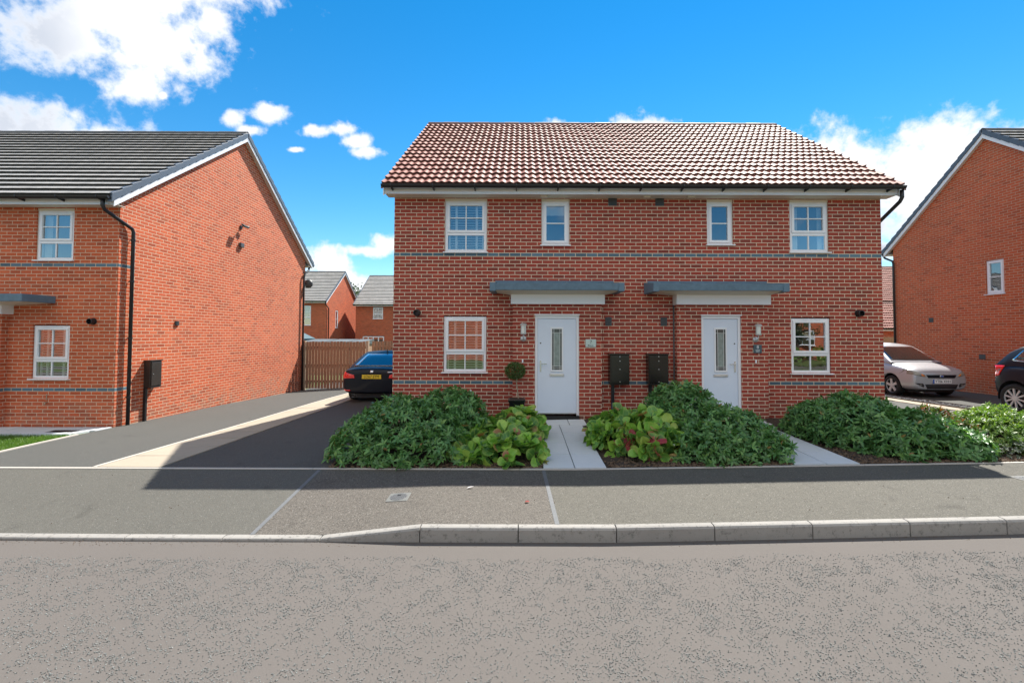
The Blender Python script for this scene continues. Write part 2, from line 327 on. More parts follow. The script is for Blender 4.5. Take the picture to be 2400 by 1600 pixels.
M['pieris'] = leaf_mat('pieris_leaf', [(0,(0.039,0.104,0.0286)),(0.45,(0.078,0.1625,0.039)),(0.7,(0.156,0.156,0.0455)),(0.85,(0.26,0.078,0.039)),(1,(0.338,0.104,0.052))], rough=0.33)
M['greyleaf'] = leaf_mat('grey_leaf', [(0,(0.07,0.10,0.075)),(1,(0.18,0.21,0.17))], rough=0.5)
M['box'] = leaf_mat('topiary_leaf', [(0,(0.02925,0.07313,0.01625)),(0.6,(0.05525,0.1219,0.02275)),(1,(0.1137,0.2113,0.04063))], rough=0.4)
M['grass'] = leaf_mat('grass_blade', [(0,(0.06,0.15,0.015)),(0.6,(0.10,0.22,0.02)),(1,(0.17,0.27,0.035))], rough=0.5, trans=0.3)
M['treeleaf'] = leaf_mat('tree_leaf', [(0,(0.022,0.05,0.015)),(1,(0.05,0.09,0.025))], rough=0.5)
M['twig'] = simple('twig', (0.075,0.05,0.035), 0.8, 0.2, var=0.15, scale=30)
M['petal'] = simple('petal', (0.72,0.68,0.66), 0.6, 0.3, var=0.05)
M['stem_pale'] = simple('stem_pale', (0.38,0.30,0.21), 0.8, 0.2, var=0.15, scale=40)
M['tyre'] = simple('tyre', (0.018,0.018,0.018), 0.7, 0.3, var=0.1)
M['rim'] = simple('alloy', (0.55,0.56,0.57), 0.35, 0.5, metal=0.3, var=0.02)
M['carglass'] = glass_mat('car_glass', tint=(0.42,0.50,0.47), base=0.08, mul=2.0, wav=0.0)
M['paint_black'] = simple('paint_black_blue', (0.004,0.006,0.012), 0.42, 0.22, coat=0.16, var=0.02)
M['paint_silver'] = simple('paint_silver', (0.40,0.41,0.43), 0.34, 0.5, metal=0.25, coat=0.5, var=0.02)
M['lamp_red'] = simple('lamp_red', (0.80,0.015,0.018), 0.12, 0.6, coat=0.6, var=0.05)
M['lamp_clear'] = simple('lamp_clear', (0.22,0.215,0.18), 0.10, 0.6, coat=0.8, var=0.25, scale=18)
M['lamp_amber'] = simple('lamp_amber', (0.75,0.22,0.03), 0.2, 0.5, var=0.05)
M['plate_yellow'] = simple('plate_yellow', (0.87,0.60,0.04), 0.4, 0.4, var=0.02)
M['plate_white'] = simple('plate_white', (0.80,0.80,0.80), 0.4, 0.4, var=0.02)
M['plate_blue'] = simple('plate_blue', (0.02,0.10,0.42), 0.4, 0.4, var=0.02)
M['ink'] = simple('ink', (0.012,0.014,0.016), 0.5, 0.3, var=0.02)
M['sign_glass'] = simple('sign_pale', (0.50,0.60,0.57), 0.25, 0.5, var=0.04)
M['sign_slate'] = simple('sign_slate', (0.06,0.10,0.12), 0.45, 0.4, var=0.08)
M['sign_white'] = simple('sign_white', (0.75,0.77,0.78), 0.5, 0.3, var=0.02)
M['pot'] = simple('pot_black', (0.012,0.013,0.015), 0.22, 0.5, coat=0.3, var=0.05)
M['chip'] = concrete('chip_stone', (0.095,0.103,0.098), (0.26,0.27,0.26), 0.1, sc=40)
M['slate'] = concrete('slate_bits', (0.09,0.09,0.095), (0.25,0.25,0.25), 0.1, sc=40)
M['teal'] = simple('parasol_teal', (0.045,0.10,0.125), 0.7, 0.3, var=0.08)
M['shed_roof'] = simple('shed_roof', (0.10,0.115,0.12), 0.6, 0.3, var=0.15)
M['hedge'] = M['treeleaf']
M['red_flag'] = simple('red_cloth', (0.45,0.02,0.04), 0.6, 0.3, var=0.05)
def road_mat():
    m, t, b = new_mat('road_binder'); geo = t.node('ShaderNodeNewGeometry'); P = geo.outputs['Position']
    n = t.noise(P, 1.1, 5.0, 0.6); n2 = t.noise(P, 90.0, 4.0, 0.7); n3 = t.noise(P, 14.0, 4.0, 0.6)
    c = t.mix(t.m('MULTIPLY_ADD', n, 0.7, t.m('MULTIPLY', n3, 0.3)), (0.108,0.0975,0.0885), (0.132,0.120,0.110))
    f = t.m('MULTIPLY_ADD', t.m('SUBTRACT', n2, 0.5), 0.45, 1.0); c = t.mix(1.0, c, t.comb(f, f, f), 'MULTIPLY')
    t.set(b.inputs['Base Color'], c); b.inputs['Roughness'].default_value = 0.9; b.inputs['Specular IOR Level'].default_value = 0.2
    t.set(b.inputs['Normal'], t.bump(t.m('ADD', n2, n3), 0.35, 0.004)); return m
M['road'] = road_mat()

# ------------------------------------------------------------------ mesh helpers
class MB:
    def __init__(s): s.v = []; s.f = []; s.mi = []; s.uv = None; s.cur = 0
    def quad(s, a, b, c, d): n = len(s.v); s.v += [a,b,c,d]; s.f.append((n,n+1,n+2,n+3)); s.mi.append(s.cur)
    def poly(s, pts): n = len(s.v); s.v += list(pts); s.f.append(tuple(range(n, n+len(pts)))); s.mi.append(s.cur)
    def box(s, x0,x1,y0,y1,z0,z1):
        n = len(s.v)
        s.v += [(x0,y0,z0),(x1,y0,z0),(x1,y1,z0),(x0,y1,z0),(x0,y0,z1),(x1,y0,z1),(x1,y1,z1),(x0,y1,z1)]
        for q in ((0,3,2,1),(4,5,6,7),(0,1,5,4),(1,2,6,5),(2,3,7,6),(3,0,4,7)): s.f.append(tuple(n+i for i in q)); s.mi.append(s.cur)
        return s
    def hexa(s, p):   # 8 points, bottom ring then top ring
        n = len(s.v); s.v += list(p)
        for q in ((0,3,2,1),(4,5,6,7),(0,1,5,4),(1,2,6,5),(2,3,7,6),(3,0,4,7)): s.f.append(tuple(n+i for i in q)); s.mi.append(s.cur)
        return s
    def prism(s, prof, a, b):   # closed profile list of 3D points, swept from offset a to offset b
        n = len(s.v); k = len(prof); a = Vector(a); b = Vector(b)
        s.v += [tuple(Vector(p)+a) for p in prof] + [tuple(Vector(p)+b) for p in prof]
        for i in range(k): j = (i+1) % k; s.f.append((n+i, n+j, n+k+j, n+k+i)); s.mi.append(s.cur)
        s.f.append(tuple(n+i for i in reversed(range(k)))); s.mi.append(s.cur)
        s.f.append(tuple(n+k+i for i in range(k))); s.mi.append(s.cur)
        return s
    def tube(s, pts, r, seg=10, cap=True):
        pts = [Vector(p) for p in pts]; rs = r if isinstance(r, (list, tuple)) else [r]*len(pts)
        n0 = len(s.v); prev = None
        for i, p in enumerate(pts):
            d = (pts[min(i+1,len(pts)-1)]-pts[max(i-1,0)]).normalized()
            if prev is None: a = d.orthogonal().normalized()
            else: a = (prev - d*prev.dot(d)).normalized()
            prev = a; b = d.cross(a)
            for k in range(seg): t = 2*math.pi*k/seg; s.v.append(tuple(p + (a*math.cos(t)+b*math.sin(t))*rs[i]))
        for i in range(len(pts)-1):
            for k in range(seg):
                k2 = (k+1) % seg; s.f.append((n0+i*seg+k, n0+i*seg+k2, n0+(i+1)*seg+k2, n0+(i+1)*seg+k)); s.mi.append(s.cur)
        if cap:
            s.f.append(tuple(n0+k for k in reversed(range(seg)))); s.mi.append(s.cur)
            s.f.append(tuple(n0+(len(pts)-1)*seg+k for k in range(seg))); s.mi.append(s.cur)
        return s
    def lathe(s, prof, centre, axis='z', seg=24):   # prof: (radius, height)
        n0 = len(s.v); cx, cy, cz = centre
        for r, h in prof:
            for k in range(seg):
                t = 2*math.pi*k/seg; a, b = r*math.cos(t), r*math.sin(t)
                s.v.append((cx+a,cy+b,cz+h) if axis=='z' else (cx+a,cy+h,cz+b) if axis=='y' else (cx+h,cy+a,cz+b))
        for i in range(len(prof)-1):
            for k in range(seg):
                k2 = (k+1)%seg; s.f.append((n0+i*seg+k, n0+i*seg+k2, n0+(i+1)*seg+k2, n0+(i+1)*seg+k)); s.mi.append(s.cur)
        return s
    def build(s, name, mats, parent=None, loc=None, smooth=False, bevel=0.0, rot=None):
        me = bpy.data.meshes.new(name); me.from_pydata([tuple(p) for p in s.v], [], s.f)
        mats = mats if isinstance(mats, (list, tuple)) else [mats]
        for m in mats: me.materials.append(m)
        me.polygons.foreach_set('material_index', s.mi)
        bm = bmesh.new(); bm.from_mesh(me); bmesh.ops.recalc_face_normals(bm, faces=bm.faces[:]) if not getattr(s,'keep',False) else None
        bm.to_mesh(me); bm.free()
        if smooth: me.polygons.foreach_set('use_smooth', [True]*len(me.polygons))
        me.update()
        o = bpy.data.objects.new(name, me); COL.objects.link(o)
        if parent is not None: o.parent = parent
        if loc is not None: o.location = loc
        if rot is not None: o.rotation_euler = rot
        if bevel:
            md = o.modifiers.new('bevel','BEVEL'); md.width = bevel; md.segments = 2; md.limit_method = 'ANGLE'; md.angle_limit = rad(40)
        return o
def np_mesh(name, V, F, mats, parent=None, uv=None, mi=None, smooth=False, loc=None):
    V = np.asarray(V, np.float32).reshape(-1,3); F = np.asarray(F, np.int32); k = F.shape[1]
    me = bpy.data.meshes.new(name); me.vertices.add(len(V)); me.vertices.foreach_set('co', V.ravel())
    me.loops.add(F.size); me.loops.foreach_set('vertex_index', F.ravel())
    me.polygons.add(len(F)); me.polygons.foreach_set('loop_start', np.arange(0, F.size, k, dtype=np.int32))
    try: me.polygons.foreach_set('loop_total', np.full(len(F), k, np.int32))
    except Exception: pass
    for m in (mats if isinstance(mats,(list,tuple)) else [mats]): me.materials.append(m)
    if mi is not None: me.polygons.foreach_set('material_index', np.asarray(mi, np.int32))
    if uv is not None:
        ul = me.uv_layers.new(name='UVMap'); ul.data.foreach_set('uv', np.asarray(uv, np.float32)[F.ravel()].ravel())
    me.polygons.foreach_set('use_smooth', np.full(len(F), bool(smooth)))
    me.update(calc_edges=True); me.validate()
    o = bpy.data.objects.new(name, me); COL.objects.link(o)
    if parent is not None: o.parent = parent
    if loc is not None: o.location = loc
    return o
def empty(name, loc=(0,0,0), rz=0.0):
    o = bpy.data.objects.new(name, None); COL.objects.link(o); o.location = loc; o.rotation_euler = (0,0,rz); o.empty_display_size = 0.2; return o
def tag(o, label, cat, group=None, kind=None):
    o['label'] = label; o['category'] = cat
    if group: o['group'] = group
    if kind: o['kind'] = kind
    return o
def struct(o, kind='structure'): o['kind'] = kind; return o
def text_mesh(name, body, size, mat, parent, loc, rot=(math.pi/2,0,0), depth=0.002, sx=1.0):
    cu = bpy.data.curves.new(name,'FONT'); cu.body = body; cu.size = size; cu.align_x = 'CENTER'; cu.align_y = 'CENTER'; cu.extrude = depth
    ob = bpy.data.objects.new(name+'_curve', cu); COL.objects.link(ob)
    dg = bpy.context.evaluated_depsgraph_get(); me = bpy.data.meshes.new_from_object(ob.evaluated_get(dg))
    bpy.data.objects.remove(ob); me.materials.clear(); me.materials.append(mat)
    o = bpy.data.objects.new(name, me); COL.objects.link(o); o.parent = parent; o.location = loc; o.rotation_euler = rot; o.scale = (sx,1,1)
    return o
def wpar(o, root):      # parent while keeping coordinates written in world space
    o.parent = root; o.matrix_parent_inverse = Matrix.Translation(-Vector(root.location)); return o

# ------------------------------------------------------------------ terrain heights
GX = np.array([-40,-8.5,-5.2,-2.6,0.7,4.2,7.4,10,14,60], float)
GY = np.array([6.07,9.3,13,18,40,400], float)
GZ = np.array([[.04,.04,.04,.04,.04,.10,.15,.18,.20,.20],
               [-.15,-.14,-.01,.05,.148,.16,.16,.15,.16,.16],
               [-.20,-.205,-.06,0,.10,.10,.08,.07,.09,.10],
               [-.38,-.38,-.18,-.10,0,0,0,.02,.03,.05],
               [-.40,-.40,-.3,-.2,-.1,-.1,-.1,0,0,0],[-.4]*3+[-.2]*3+[-.1]*4], float)
def zg(x, y):
    x = np.clip(np.asarray(x,float), GX[0], GX[-1]); y = np.clip(np.asarray(y,float), GY[0], GY[-1])
    i = np.clip(np.searchsorted(GX, x)-1, 0, len(GX)-2); j = np.clip(np.searchsorted(GY, y)-1, 0, len(GY)-2)
    a = (x-GX[i])/(GX[i+1]-GX[i]); b = (y-GY[j])/(GY[j+1]-GY[j])
    return (GZ[j,i]*(1-a)+GZ[j,i+1]*a)*(1-b) + (GZ[j+1,i]*(1-a)+GZ[j+1,i+1]*a)*b
def rise(x): return 0.021*np.clip(np.asarray(x,float)-0.8, 0, 9)
def y_kerb(x): x = np.asarray(x,float); return 4.29 + 0.0035*np.clip(x-1,0,30)**2*0.5 + 0.002*np.clip(-2-x,0,30)**2
def y_back(x): x = np.asarray(x,float); return 6.075 + 0.0012*np.clip(x-1,0,30)**2
def z_road(x): return -0.10 + rise(x)
def drop(x): return np.clip((np.asarray(x,float)+1.86)/0.92, 0, 1)      # 0 = dropped kerb, 1 = full kerb
def z_kerb(x): return -0.072 + 0.104*drop(x) + rise(x)
def z_pave(x, y):
    t = np.clip((np.asarray(y,float)-y_kerb(x)-0.08)/(y_back(x)-y_kerb(x)-0.08), 0, 1)
    dr = drop(np.asarray(x,float)*0.55-0.45)
    z0 = -0.072+0.104*np.where(t<0.001, drop(x), drop(x)*(1-t)+dr*t)+rise(x)
    zb = zg(x, np.full_like(np.asarray(x,float), 6.07))
    return z0*(1-t) + zb*t
def grid(name, xs, ys, zf, mats, uvw=None, mif=None, yf=None):
    XX, TT = np.meshgrid(xs, ys); YY = TT if yf is None else yf(XX, TT)
    ZZ = zf(XX, YY); nx, ny = len(xs), len(ys)
    V = np.stack([XX,YY,ZZ],-1).reshape(-1,3); idx = np.arange(nx*ny).reshape(ny,nx)
    F = np.stack([idx[:-1,:-1],idx[:-1,1:],idx[1:,1:],idx[1:,:-1]],-1).reshape(-1,4)
    mi = None
    if mif is not None:
        cx = V[F][:,:,0].mean(1); cy = V[F][:,:,1].mean(1); mi = mif(cx, cy)
    return np_mesh(name, V, F, mats, mi=mi, smooth=True)
# the ground: one sheet out to the horizon, under everything
gx = np.concatenate([[-900,-300,-120,-60,-40],np.arange(-30,31,1.5),[40,60,120,300,900]])
gy = np.concatenate([[-900,-300,-100,-40,-20,-10,0,4,5.9],np.arange(6.07,19,0.99),[22,30,40,70,150,400,1500]])
def ground_z(x, y):
    return np.where(y<6.0, -0.30+rise(x), zg(x,y)-0.035)
struct(grid('ground', gx, gy, ground_z, M['turf']))
xr_ = np.concatenate([np.arange(-60,-6,2.0),np.arange(-6,8,0.25),np.arange(8,61,2.0)])
struct(grid('road', xr_, np.linspace(0,1,14), lambda x,y: z_road(x), M['road'], yf=lambda x,t: -3.2+(y_kerb(x)+0.01+3.2)*t))
# pavement between kerb and gardens, three tarmac patches split by sealed joints
xp = np.unique(np.concatenate([np.arange(-60,-10,2.0),np.arange(-10,10.01,0.2),np.arange(12,61,2.0),[-2.58,0.33]]))
struct(grid('pavement', xp, np.linspace(0,1,12), lambda x,y: z_pave(x,y), [M['pave_a'],M['pave_b'],M['pave_c']],
     yf=lambda x,t: y_kerb(x)+0.08+(y_back(x)-y_kerb(x)-0.08)*t, mif=lambda cx,cy: np.where(cx<-2.58,0,np.where(cx<0.33,1,2))))
def joint(x0, x1):
    n = 12; V=[]; F=[]
    for i in range(n+1):
        t = i/n; xc = x0+(x1-x0)*t
        for dx in (-0.022,0.022):
            x = xc+dx; y = float(y_kerb(x))+0.08+(float(y_back(x))-float(y_kerb(x))-0.08)*(t*0.985)
            V.append((x,y,float(z_pave(np.array([x]),np.array([y]))[0])+0.004))
    for i in range(n): F.append((2*i,2*i+1,2*i+3,2*i+2))
    return struct(np_mesh('pavement_joint', V, F, M['seal']))
joint(-2.535,-2.64); joint(0.355,0.31)
# kerb stones
mb = MB(); xk = -0.93-0.915*8 - 1.0
edges = [-0.93-0.93 - 0.915*k for k in range(26,0,-1)] + [-1.86,-0.93] + [-0.93+0.915*k for k in range(1,28)]
for a, b in zip(edges[:-1], edges[1:]):
    a += 0.004; b -= 0.004
    P = []
    for x in (a, b):
        y = float(y_kerb(x)); zt = float(z_kerb(x)); zb = float(z_road(x))-0.05
        h = zt-(zb+0.05); c = min(0.022, h*0.45)
        P.append([(x,y,zb),(x,y+0.004,zt-c),(x,y+0.006+c*0.5,zt-c*0.25),(x,y+0.012+c,zt),(x,y+0.088,zt+0.002),(x,y+0.088,zb)])
    n = len(mb.v); mb.v += P[0]+P[1]; k = 6
    for i in range(k): j=(i+1)%k; mb.f.append((n+i,n+j,n+k+j,n+k+i)); mb.mi.append(0)
    mb.f.append(tuple(n+i for i in range(k))); mb.f.append(tuple(n+k+i for i in range(k))); mb.mi += [0,0]
struct(mb.build('kerb', M['kerb'], bevel=0.004))
# pin kerb edging along the back of the pavement
mb = MB()
for k in range(-30, 16):
    a, b = k*0.915+0.003, (k+1)*0.915-0.003
    ya, yb = float(y_back(a)), float(y_back(b)); za, zb = float(zg(a,6.07))+0.008, float(zg(b,6.07))+0.008
    mb.hexa([(a,ya,za-.15),(b,yb,zb-.15),(b,yb+.05,zb-.15),(a,ya+.05,za-.15),(a,ya,za),(b,yb,zb),(b,yb+.05,zb),(a,ya+.05,za)])
struct(mb.build('edging', M['edging'], bevel=0.003))
# driveways
def sheet(name, poly_x0, poly_x1, y0, y1, dz, mat, nx=12, ny=30):
    ys = np.linspace(y0,y1,ny)
    return struct(grid(name, np.linspace(0,1,nx), ys, lambda x,y: zg(x,y)+dz, mat)) if False else _sheet(name,poly_x0,poly_x1,ys,dz,mat,nx)
def _sheet(name, x0f, x1f, ys, dz, mat, nx):
    V=[]; F=[]
    for y in ys:
        a = x0f(y) if callable(x0f) else x0f; b = x1f(y) if callable(x1f) else x1f
        for i in range(nx): x = a+(b-a)*i/(nx-1); V.append((x,y,float(zg(x,y))+dz))
    for j in range(len(ys)-1):
        for i in range(nx-1): k=j*nx+i; F.append((k,k+1,k+nx+1,k+nx))
    return struct(np_mesh(name, V, F, mat, smooth=True))
lawn_edge = lambda y: -7.76-(min(y,9.2)-6.1)*0.232
sheet('driveway', lambda y: lawn_edge(y) if y<9.2 else -8.53, -5.66, 6.125, 24.0, 0.0, M['drive'])
sheet('driveway', -4.79, -2.55, 6.125, 24.0, 0.0, M['drive'])
sheet('driveway', 7.35, 9.90, 8.3, 24.0, 0.0, M['drive'])
sheet('driveway', 10.85, 13.98, 6.2, 24.0, 0.0, M['drive'])
def slabs(name, cells, mat, gap=0.006, th=0.05, dz=0.012, tilt=0.003):
    mb = MB()
    for (x0,x1,y0,y1) in cells:
        j = [rnd.uniform(-tilt,tilt) for _ in range(4)]; P=[]
        cs = [(x0+gap,y0+gap),(x1-gap,y0+gap),(x1-gap,y1-gap),(x0+gap,y1-gap)]
        z = [float(zg(x,y))+dz+j[i] for i,(x,y) in enumerate(cs)]
        mb.hexa([(c[0],c[1],z[i]-th) for i,c in enumerate(cs)]+[(c[0],c[1],z[i]) for i,c in enumerate(cs)])
    return struct(mb.build(name, mat, bevel=0.003))
cells = []; y = 6.14
while y < 17.6: cells.append((-5.65,-4.80,y,y+0.60)); y += 0.60
slabs('paving_strip', cells, M['beige'])
mb = MB()                                            # thin edging on the left of the strip
for k in range(13):
    a, b = 6.14+k*0.915, 6.14+(k+1)*0.915-0.005
    za, zb = float(zg(-5.7,a))+.014, float(zg(-5.7,b))+.014
    mb.hexa([(-5.705,a,za-.1),(-5.66,a,za-.1),(-5.66,b,zb-.1),(-5.705,b,zb-.1),(-5.705,a,za),(-5.66,a,za),(-5.66,b,zb),(-5.705,b,zb)])
struct(mb.build('edging', M['edging'], bevel=0.002))
cells = []
for a,b in ((6.135,6.76),(6.76,7.37),(7.37,7.98),(7.98,8.58)): cells += [(.31,.735,a,b),(.735,1.16,a,b)]
cells += [(.20,.93,8.58,9.06),(.93,1.26,8.58,9.06)]
slabs('path', cells, M['slab'])
cells = []
for a,b in ((6.16,6.78),(6.78,7.40),(7.40,8.02),(8.02,8.60)): cells += [(3.67,4.12,a,b),(4.12,4.57,a,b)]
cells += [(3.5,4.2,8.60,9.06),(4.2,4.75,8.60,9.06)]
slabs('path', cells, M['slab'])
cells = []; x = -20.0
while x < -8.6:
    cells += [(x,min(x+.6,-8.42),8.74,9.18),(x+.1,min(x+.7,-8.45),9.18,9.56)]; x += .6
slabs('path', cells, M['slab'], dz=0.016)
cells = []; y = 8.3
while y < 17: cells.append((9.92,10.31,y,y+0.45)); y += 0.45
slabs('paving_strip', cells, M['beige'])
mb = MB()
for k in range(12):
    a, b = 8.3+k*.8, 8.3+(k+1)*.8
    for xx in (10.36,10.83):
        za, zb = float(zg(xx,a))+.035, float(zg(xx,b))+.035
        mb.hexa([(xx-.012,a,za-.15),(xx+.012,a,za-.15),(xx+.012,b,zb-.15),(xx-.012,b,zb-.15),(xx-.012,a,za),(xx+.012,a,za),(xx+.012,b,zb),(xx-.012,b,zb)])
struct(mb.build('edging_board', M['wood_dark']))
# lawn edging (left) and soil beds
mb = MB()
for k in range(3):
    a, b = 6.125+k*.86, 6.125+(k+1)*.86-.004
    xa, xb = lawn_edge(a)-.02, lawn_edge(b)-.02; za, zb = float(zg(xa,a))+.02, float(zg(xb,b))+.02
    mb.hexa([(xa-.025,a,za-.15),(xa+.015,a,za-.15),(xb+.015,b,zb-.15),(xb-.025,b,zb-.15),(xa-.025,a,za),(xa+.015,a,za),(xb+.015,b,zb),(xb-.025,b,zb)])
struct(mb.build('edging', M['edging'], bevel=0.002))
def soil(x0, x1, y0, y1):
    xs = np.linspace(x0,x1,int((x1-x0)/0.06)+2); ys = np.linspace(y0,y1,int((y1-y0)/0.06)+2)
    ph = rnd.random()*9
    def zf(x,y):
        e = np.minimum(np.minimum(x-x0,x1-x),np.minimum(y-y0,y1-y)); 
        return zg(x,y)-0.012+np.clip(e/0.15,0,1)*(0.022+0.018*np.sin(x*23+ph)*np.sin(y*29+ph)+0.01*np.sin(x*61)*np.sin(y*53+ph))
    return struct(grid('soil_bed', xs, ys, zf, M['soil']))
beds = [(-2.58,.305,6.13,9.28),(1.165,3.665,6.14,9.28),(4.575,9.6,6.16,8.32)]
for b_ in beds: soil(*b_)
soil(4.575,7.40,8.32,9.28)

# ------------------------------------------------------------------ scattered small stuff
def poly_chips(name, pts, smin, smax, hmin, hmax, mat, seg=6, tilt=0.25, zoff=0.0, aspect=(0.5,1.0)):
    N = len(pts); ang = np.linspace(0,2*np.pi,seg,endpoint=False)
    r0 = nrng.uniform(0.75,1.1,(N,seg)); s = nrng.uniform(smin,smax,N)[:,None]; asp = nrng.uniform(*aspect,N)[:,None]
    rot = nrng.uniform(0,2*np.pi,N)[:,None]; h = nrng.uniform(hmin,hmax,N)[:,None]
    lx, ly = np.cos(ang)*r0*s, np.sin(ang)*r0*s*asp
    x = lx*np.cos(rot)-ly*np.sin(rot); y = lx*np.sin(rot)+ly*np.cos(rot)
    tx, ty = nrng.normal(0,tilt,(N,1)), nrng.normal(0,tilt,(N,1))
    k = nrng.uniform(0.6,0.85,(N,1))
    bot = np.stack([x,y,np.full_like(x,-0.004)],-1); top = np.stack([x*k,y*k,h+tx*x*k+ty*y*k],-1)
    V = np.concatenate([bot,top],1)+np.asarray(pts)[:,None,:]; V[:,:,2] += zoff
    V = V.reshape(-1,3); base = (np.arange(N)*2*seg)[:,None]
    F = []
    for i in range(seg):
        j=(i+1)%seg; F.append(np.concatenate([base+i,base+j,base+seg+j,base+seg+i],1))
    # caps as quads (seg 6 -> two quads)
    F.append(np.concatenate([base+seg,base+seg+1,base+seg+2,base+seg+3],1)); F.append(np.concatenate([base+seg,base+seg+3,base+seg+4,base+seg+5],1))
    return struct(np_mesh(name, V, np.concatenate(F), mat), 'stuff')
# road chippings: real stones standing a few millimetres proud
def vnoise(x, y, s):
    from math import floor
    xi, yi = np.floor(x*s).astype(int), np.floor(y*s).astype(int); fx, fy = x*s-xi, y*s-yi
    fx, fy = fx*fx*(3-2*fx), fy*fy*(3-2*fy)
    def hsh(a,b): v = np.sin(a*127.1+b*311.7)*43758.5453; return v-np.floor(v)
    return (hsh(xi,yi)*(1-fx)+hsh(xi+1,yi)*fx)*(1-fy)+(hsh(xi,yi+1)*(1-fx)+hsh(xi+1,yi+1)*fx)*fy
N = 190000
yy = nrng.uniform(1.7,4.05,N); xx = nrng.uniform(-1,1,N)*(1.25*yy+0.7)
d = 0.25*vnoise(xx,yy,3.0)+0.75*vnoise(xx+7,yy+3,13.0)
keep = (nrng.random(N) < np.clip((d-0.26)*1.7,0.16,0.90)) & (nrng.random(N) < yy/3.9*0.9) & (yy < 3.93+0.07*vnoise(xx,yy*0+2,5.0)+0.06*nrng.random(N)**2)
xx, yy = xx[keep][:72000], yy[keep][:72000]
poly_chips('road_chippings', np.stack([xx,yy,z_road(xx)],-1), 0.0028, 0.0064, 0.0018, 0.0050, M['chip'], tilt=0.32, zoff=0.0)
gx_ = nrng.uniform(-6,6,900); gy_ = y_kerb(gx_)-0.008-nrng.random(900)**2.2*0.09
poly_chips('gutter_grit', np.stack([gx_,gy_,z_road(gx_)],-1), 0.002, 0.006, 0.001, 0.004, M['bark'])
# bark and litter on the beds
pts = []
for (x0,x1,y0,y1) in beds:
    n = int((x1-x0)*420); px = nrng.uniform(x0,x1,n); py = y0+nrng.random(n)**2*(y1-y0)*0.5+0.01
    pts.append(np.stack([px,py,zg(px,py)+0.012],-1))
poly_chips('bark_chips', np.concatenate(pts), 0.012, 0.035, 0.004, 0.012, M['bark'], tilt=0.4, aspect=(0.25,0.6))
px = nrng.uniform(10.38,10.81,5200); py = nrng.uniform(8.4,16,5200)
poly_chips('slate_chippings', np.stack([px,py,zg(px,py)],-1), 0.015, 0.035, 0.006, 0.02, M['slate'], tilt=0.5)
# stray litter on the tarmac
px = nrng.uniform(-6,5,60); py = nrng.uniform(4.5,5.9,60)
poly_chips('grit', np.stack([px,py,z_pave(px,py)],-1), 0.004, 0.009, 0.002, 0.006, M['bark'])

def blades(name, pts, h, wd, mat):
    N = len(pts); a = nrng.uniform(0,2*np.pi,N); hh = nrng.uniform(0.6,1.2,N)*h; lean = nrng.normal(0,0.35,(N,2))*hh[:,None]
    dx, dy = np.cos(a)*wd, np.sin(a)*wd; P = np.asarray(pts)
    b0 = P+np.stack([dx,dy,0*dx],-1); b1 = P-np.stack([dx,dy,0*dx],-1)
    m0 = P+np.stack([lean[:,0]*.35+dx*.7,lean[:,1]*.35+dy*.7,hh*.6],-1); m1 = P+np.stack([lean[:,0]*.35-dx*.7,lean[:,1]*.35-dy*.7,hh*.6],-1)
    t0 = P+np.stack([lean[:,0]+dx*.15,lean[:,1]+dy*.15,hh],-1); t1 = P+np.stack([lean[:,0]-dx*.15,lean[:,1]-dy*.15,hh],-1)
    V = np.stack([b0,b1,m1,m0,t1,t0],1).reshape(-1,3); base=(np.arange(N)*6)[:,None]
    F = np.concatenate([np.concatenate([base,base+1,base+2,base+3],1),np.concatenate([base+3,base+2,base+4,base+5],1)])
    uv = np.tile(np.array([[0,0],[1,0],[1,.5],[0,.5],[1,1],[0,1]]),(N,1))
    return struct(np_mesh(name,V,F,mat,uv=uv),'stuff')
N = 26000; py = nrng.uniform(6.15,8.72,N); px = lawn_edge(7.5)-nrng.random(N)*4.2+0.1
le = np.array([lawn_edge(q) for q in py]); k = px < le-0.05
px, py = px[k], py[k]; blades('grass', np.stack([px,py,zg(px,py)-0.03],-1), 0.055, 0.0035, M['grass'])

# ------------------------------------------------------------------ houses
def wall_front(mb, x0, x1, z0, z1, y, openings, depth=0.10, flip=False):
    """vertical wall in the plane Y=y with rectangular openings and brick reveals running back by depth"""
    xs = sorted({x0,x1,*[o[0] for o in openings],*[o[1] for o in openings]}); zs = sorted({z0,z1,*[o[2] for o in openings],*[o[3] for o in openings]})
    for i in range(len(xs)-1):
        for j in range(len(zs)-1):
            cx, cz = (xs[i]+xs[i+1])/2, (zs[j]+zs[j+1])/2
            if any(o[0]<cx<o[1] and o[2]<cz<o[3] for o in openings): continue
            mb.quad((xs[i],y,zs[j]),(xs[i+1],y,zs[j]),(xs[i+1],y,zs[j+1]),(xs[i],y,zs[j+1]))
    for a,b,c,d in openings:
        yb = y+depth
        mb.quad((a,y,c),(a,yb,c),(a,yb,d),(a,y,d)); mb.quad((b,y,c),(b,y,d),(b,yb,d),(b,yb,c))
        mb.quad((a,y,d),(a,yb,d),(b,yb,d),(b,y,d)); mb.quad((a,y,c),(b,y,c),(b,yb,c),(a,yb,c))
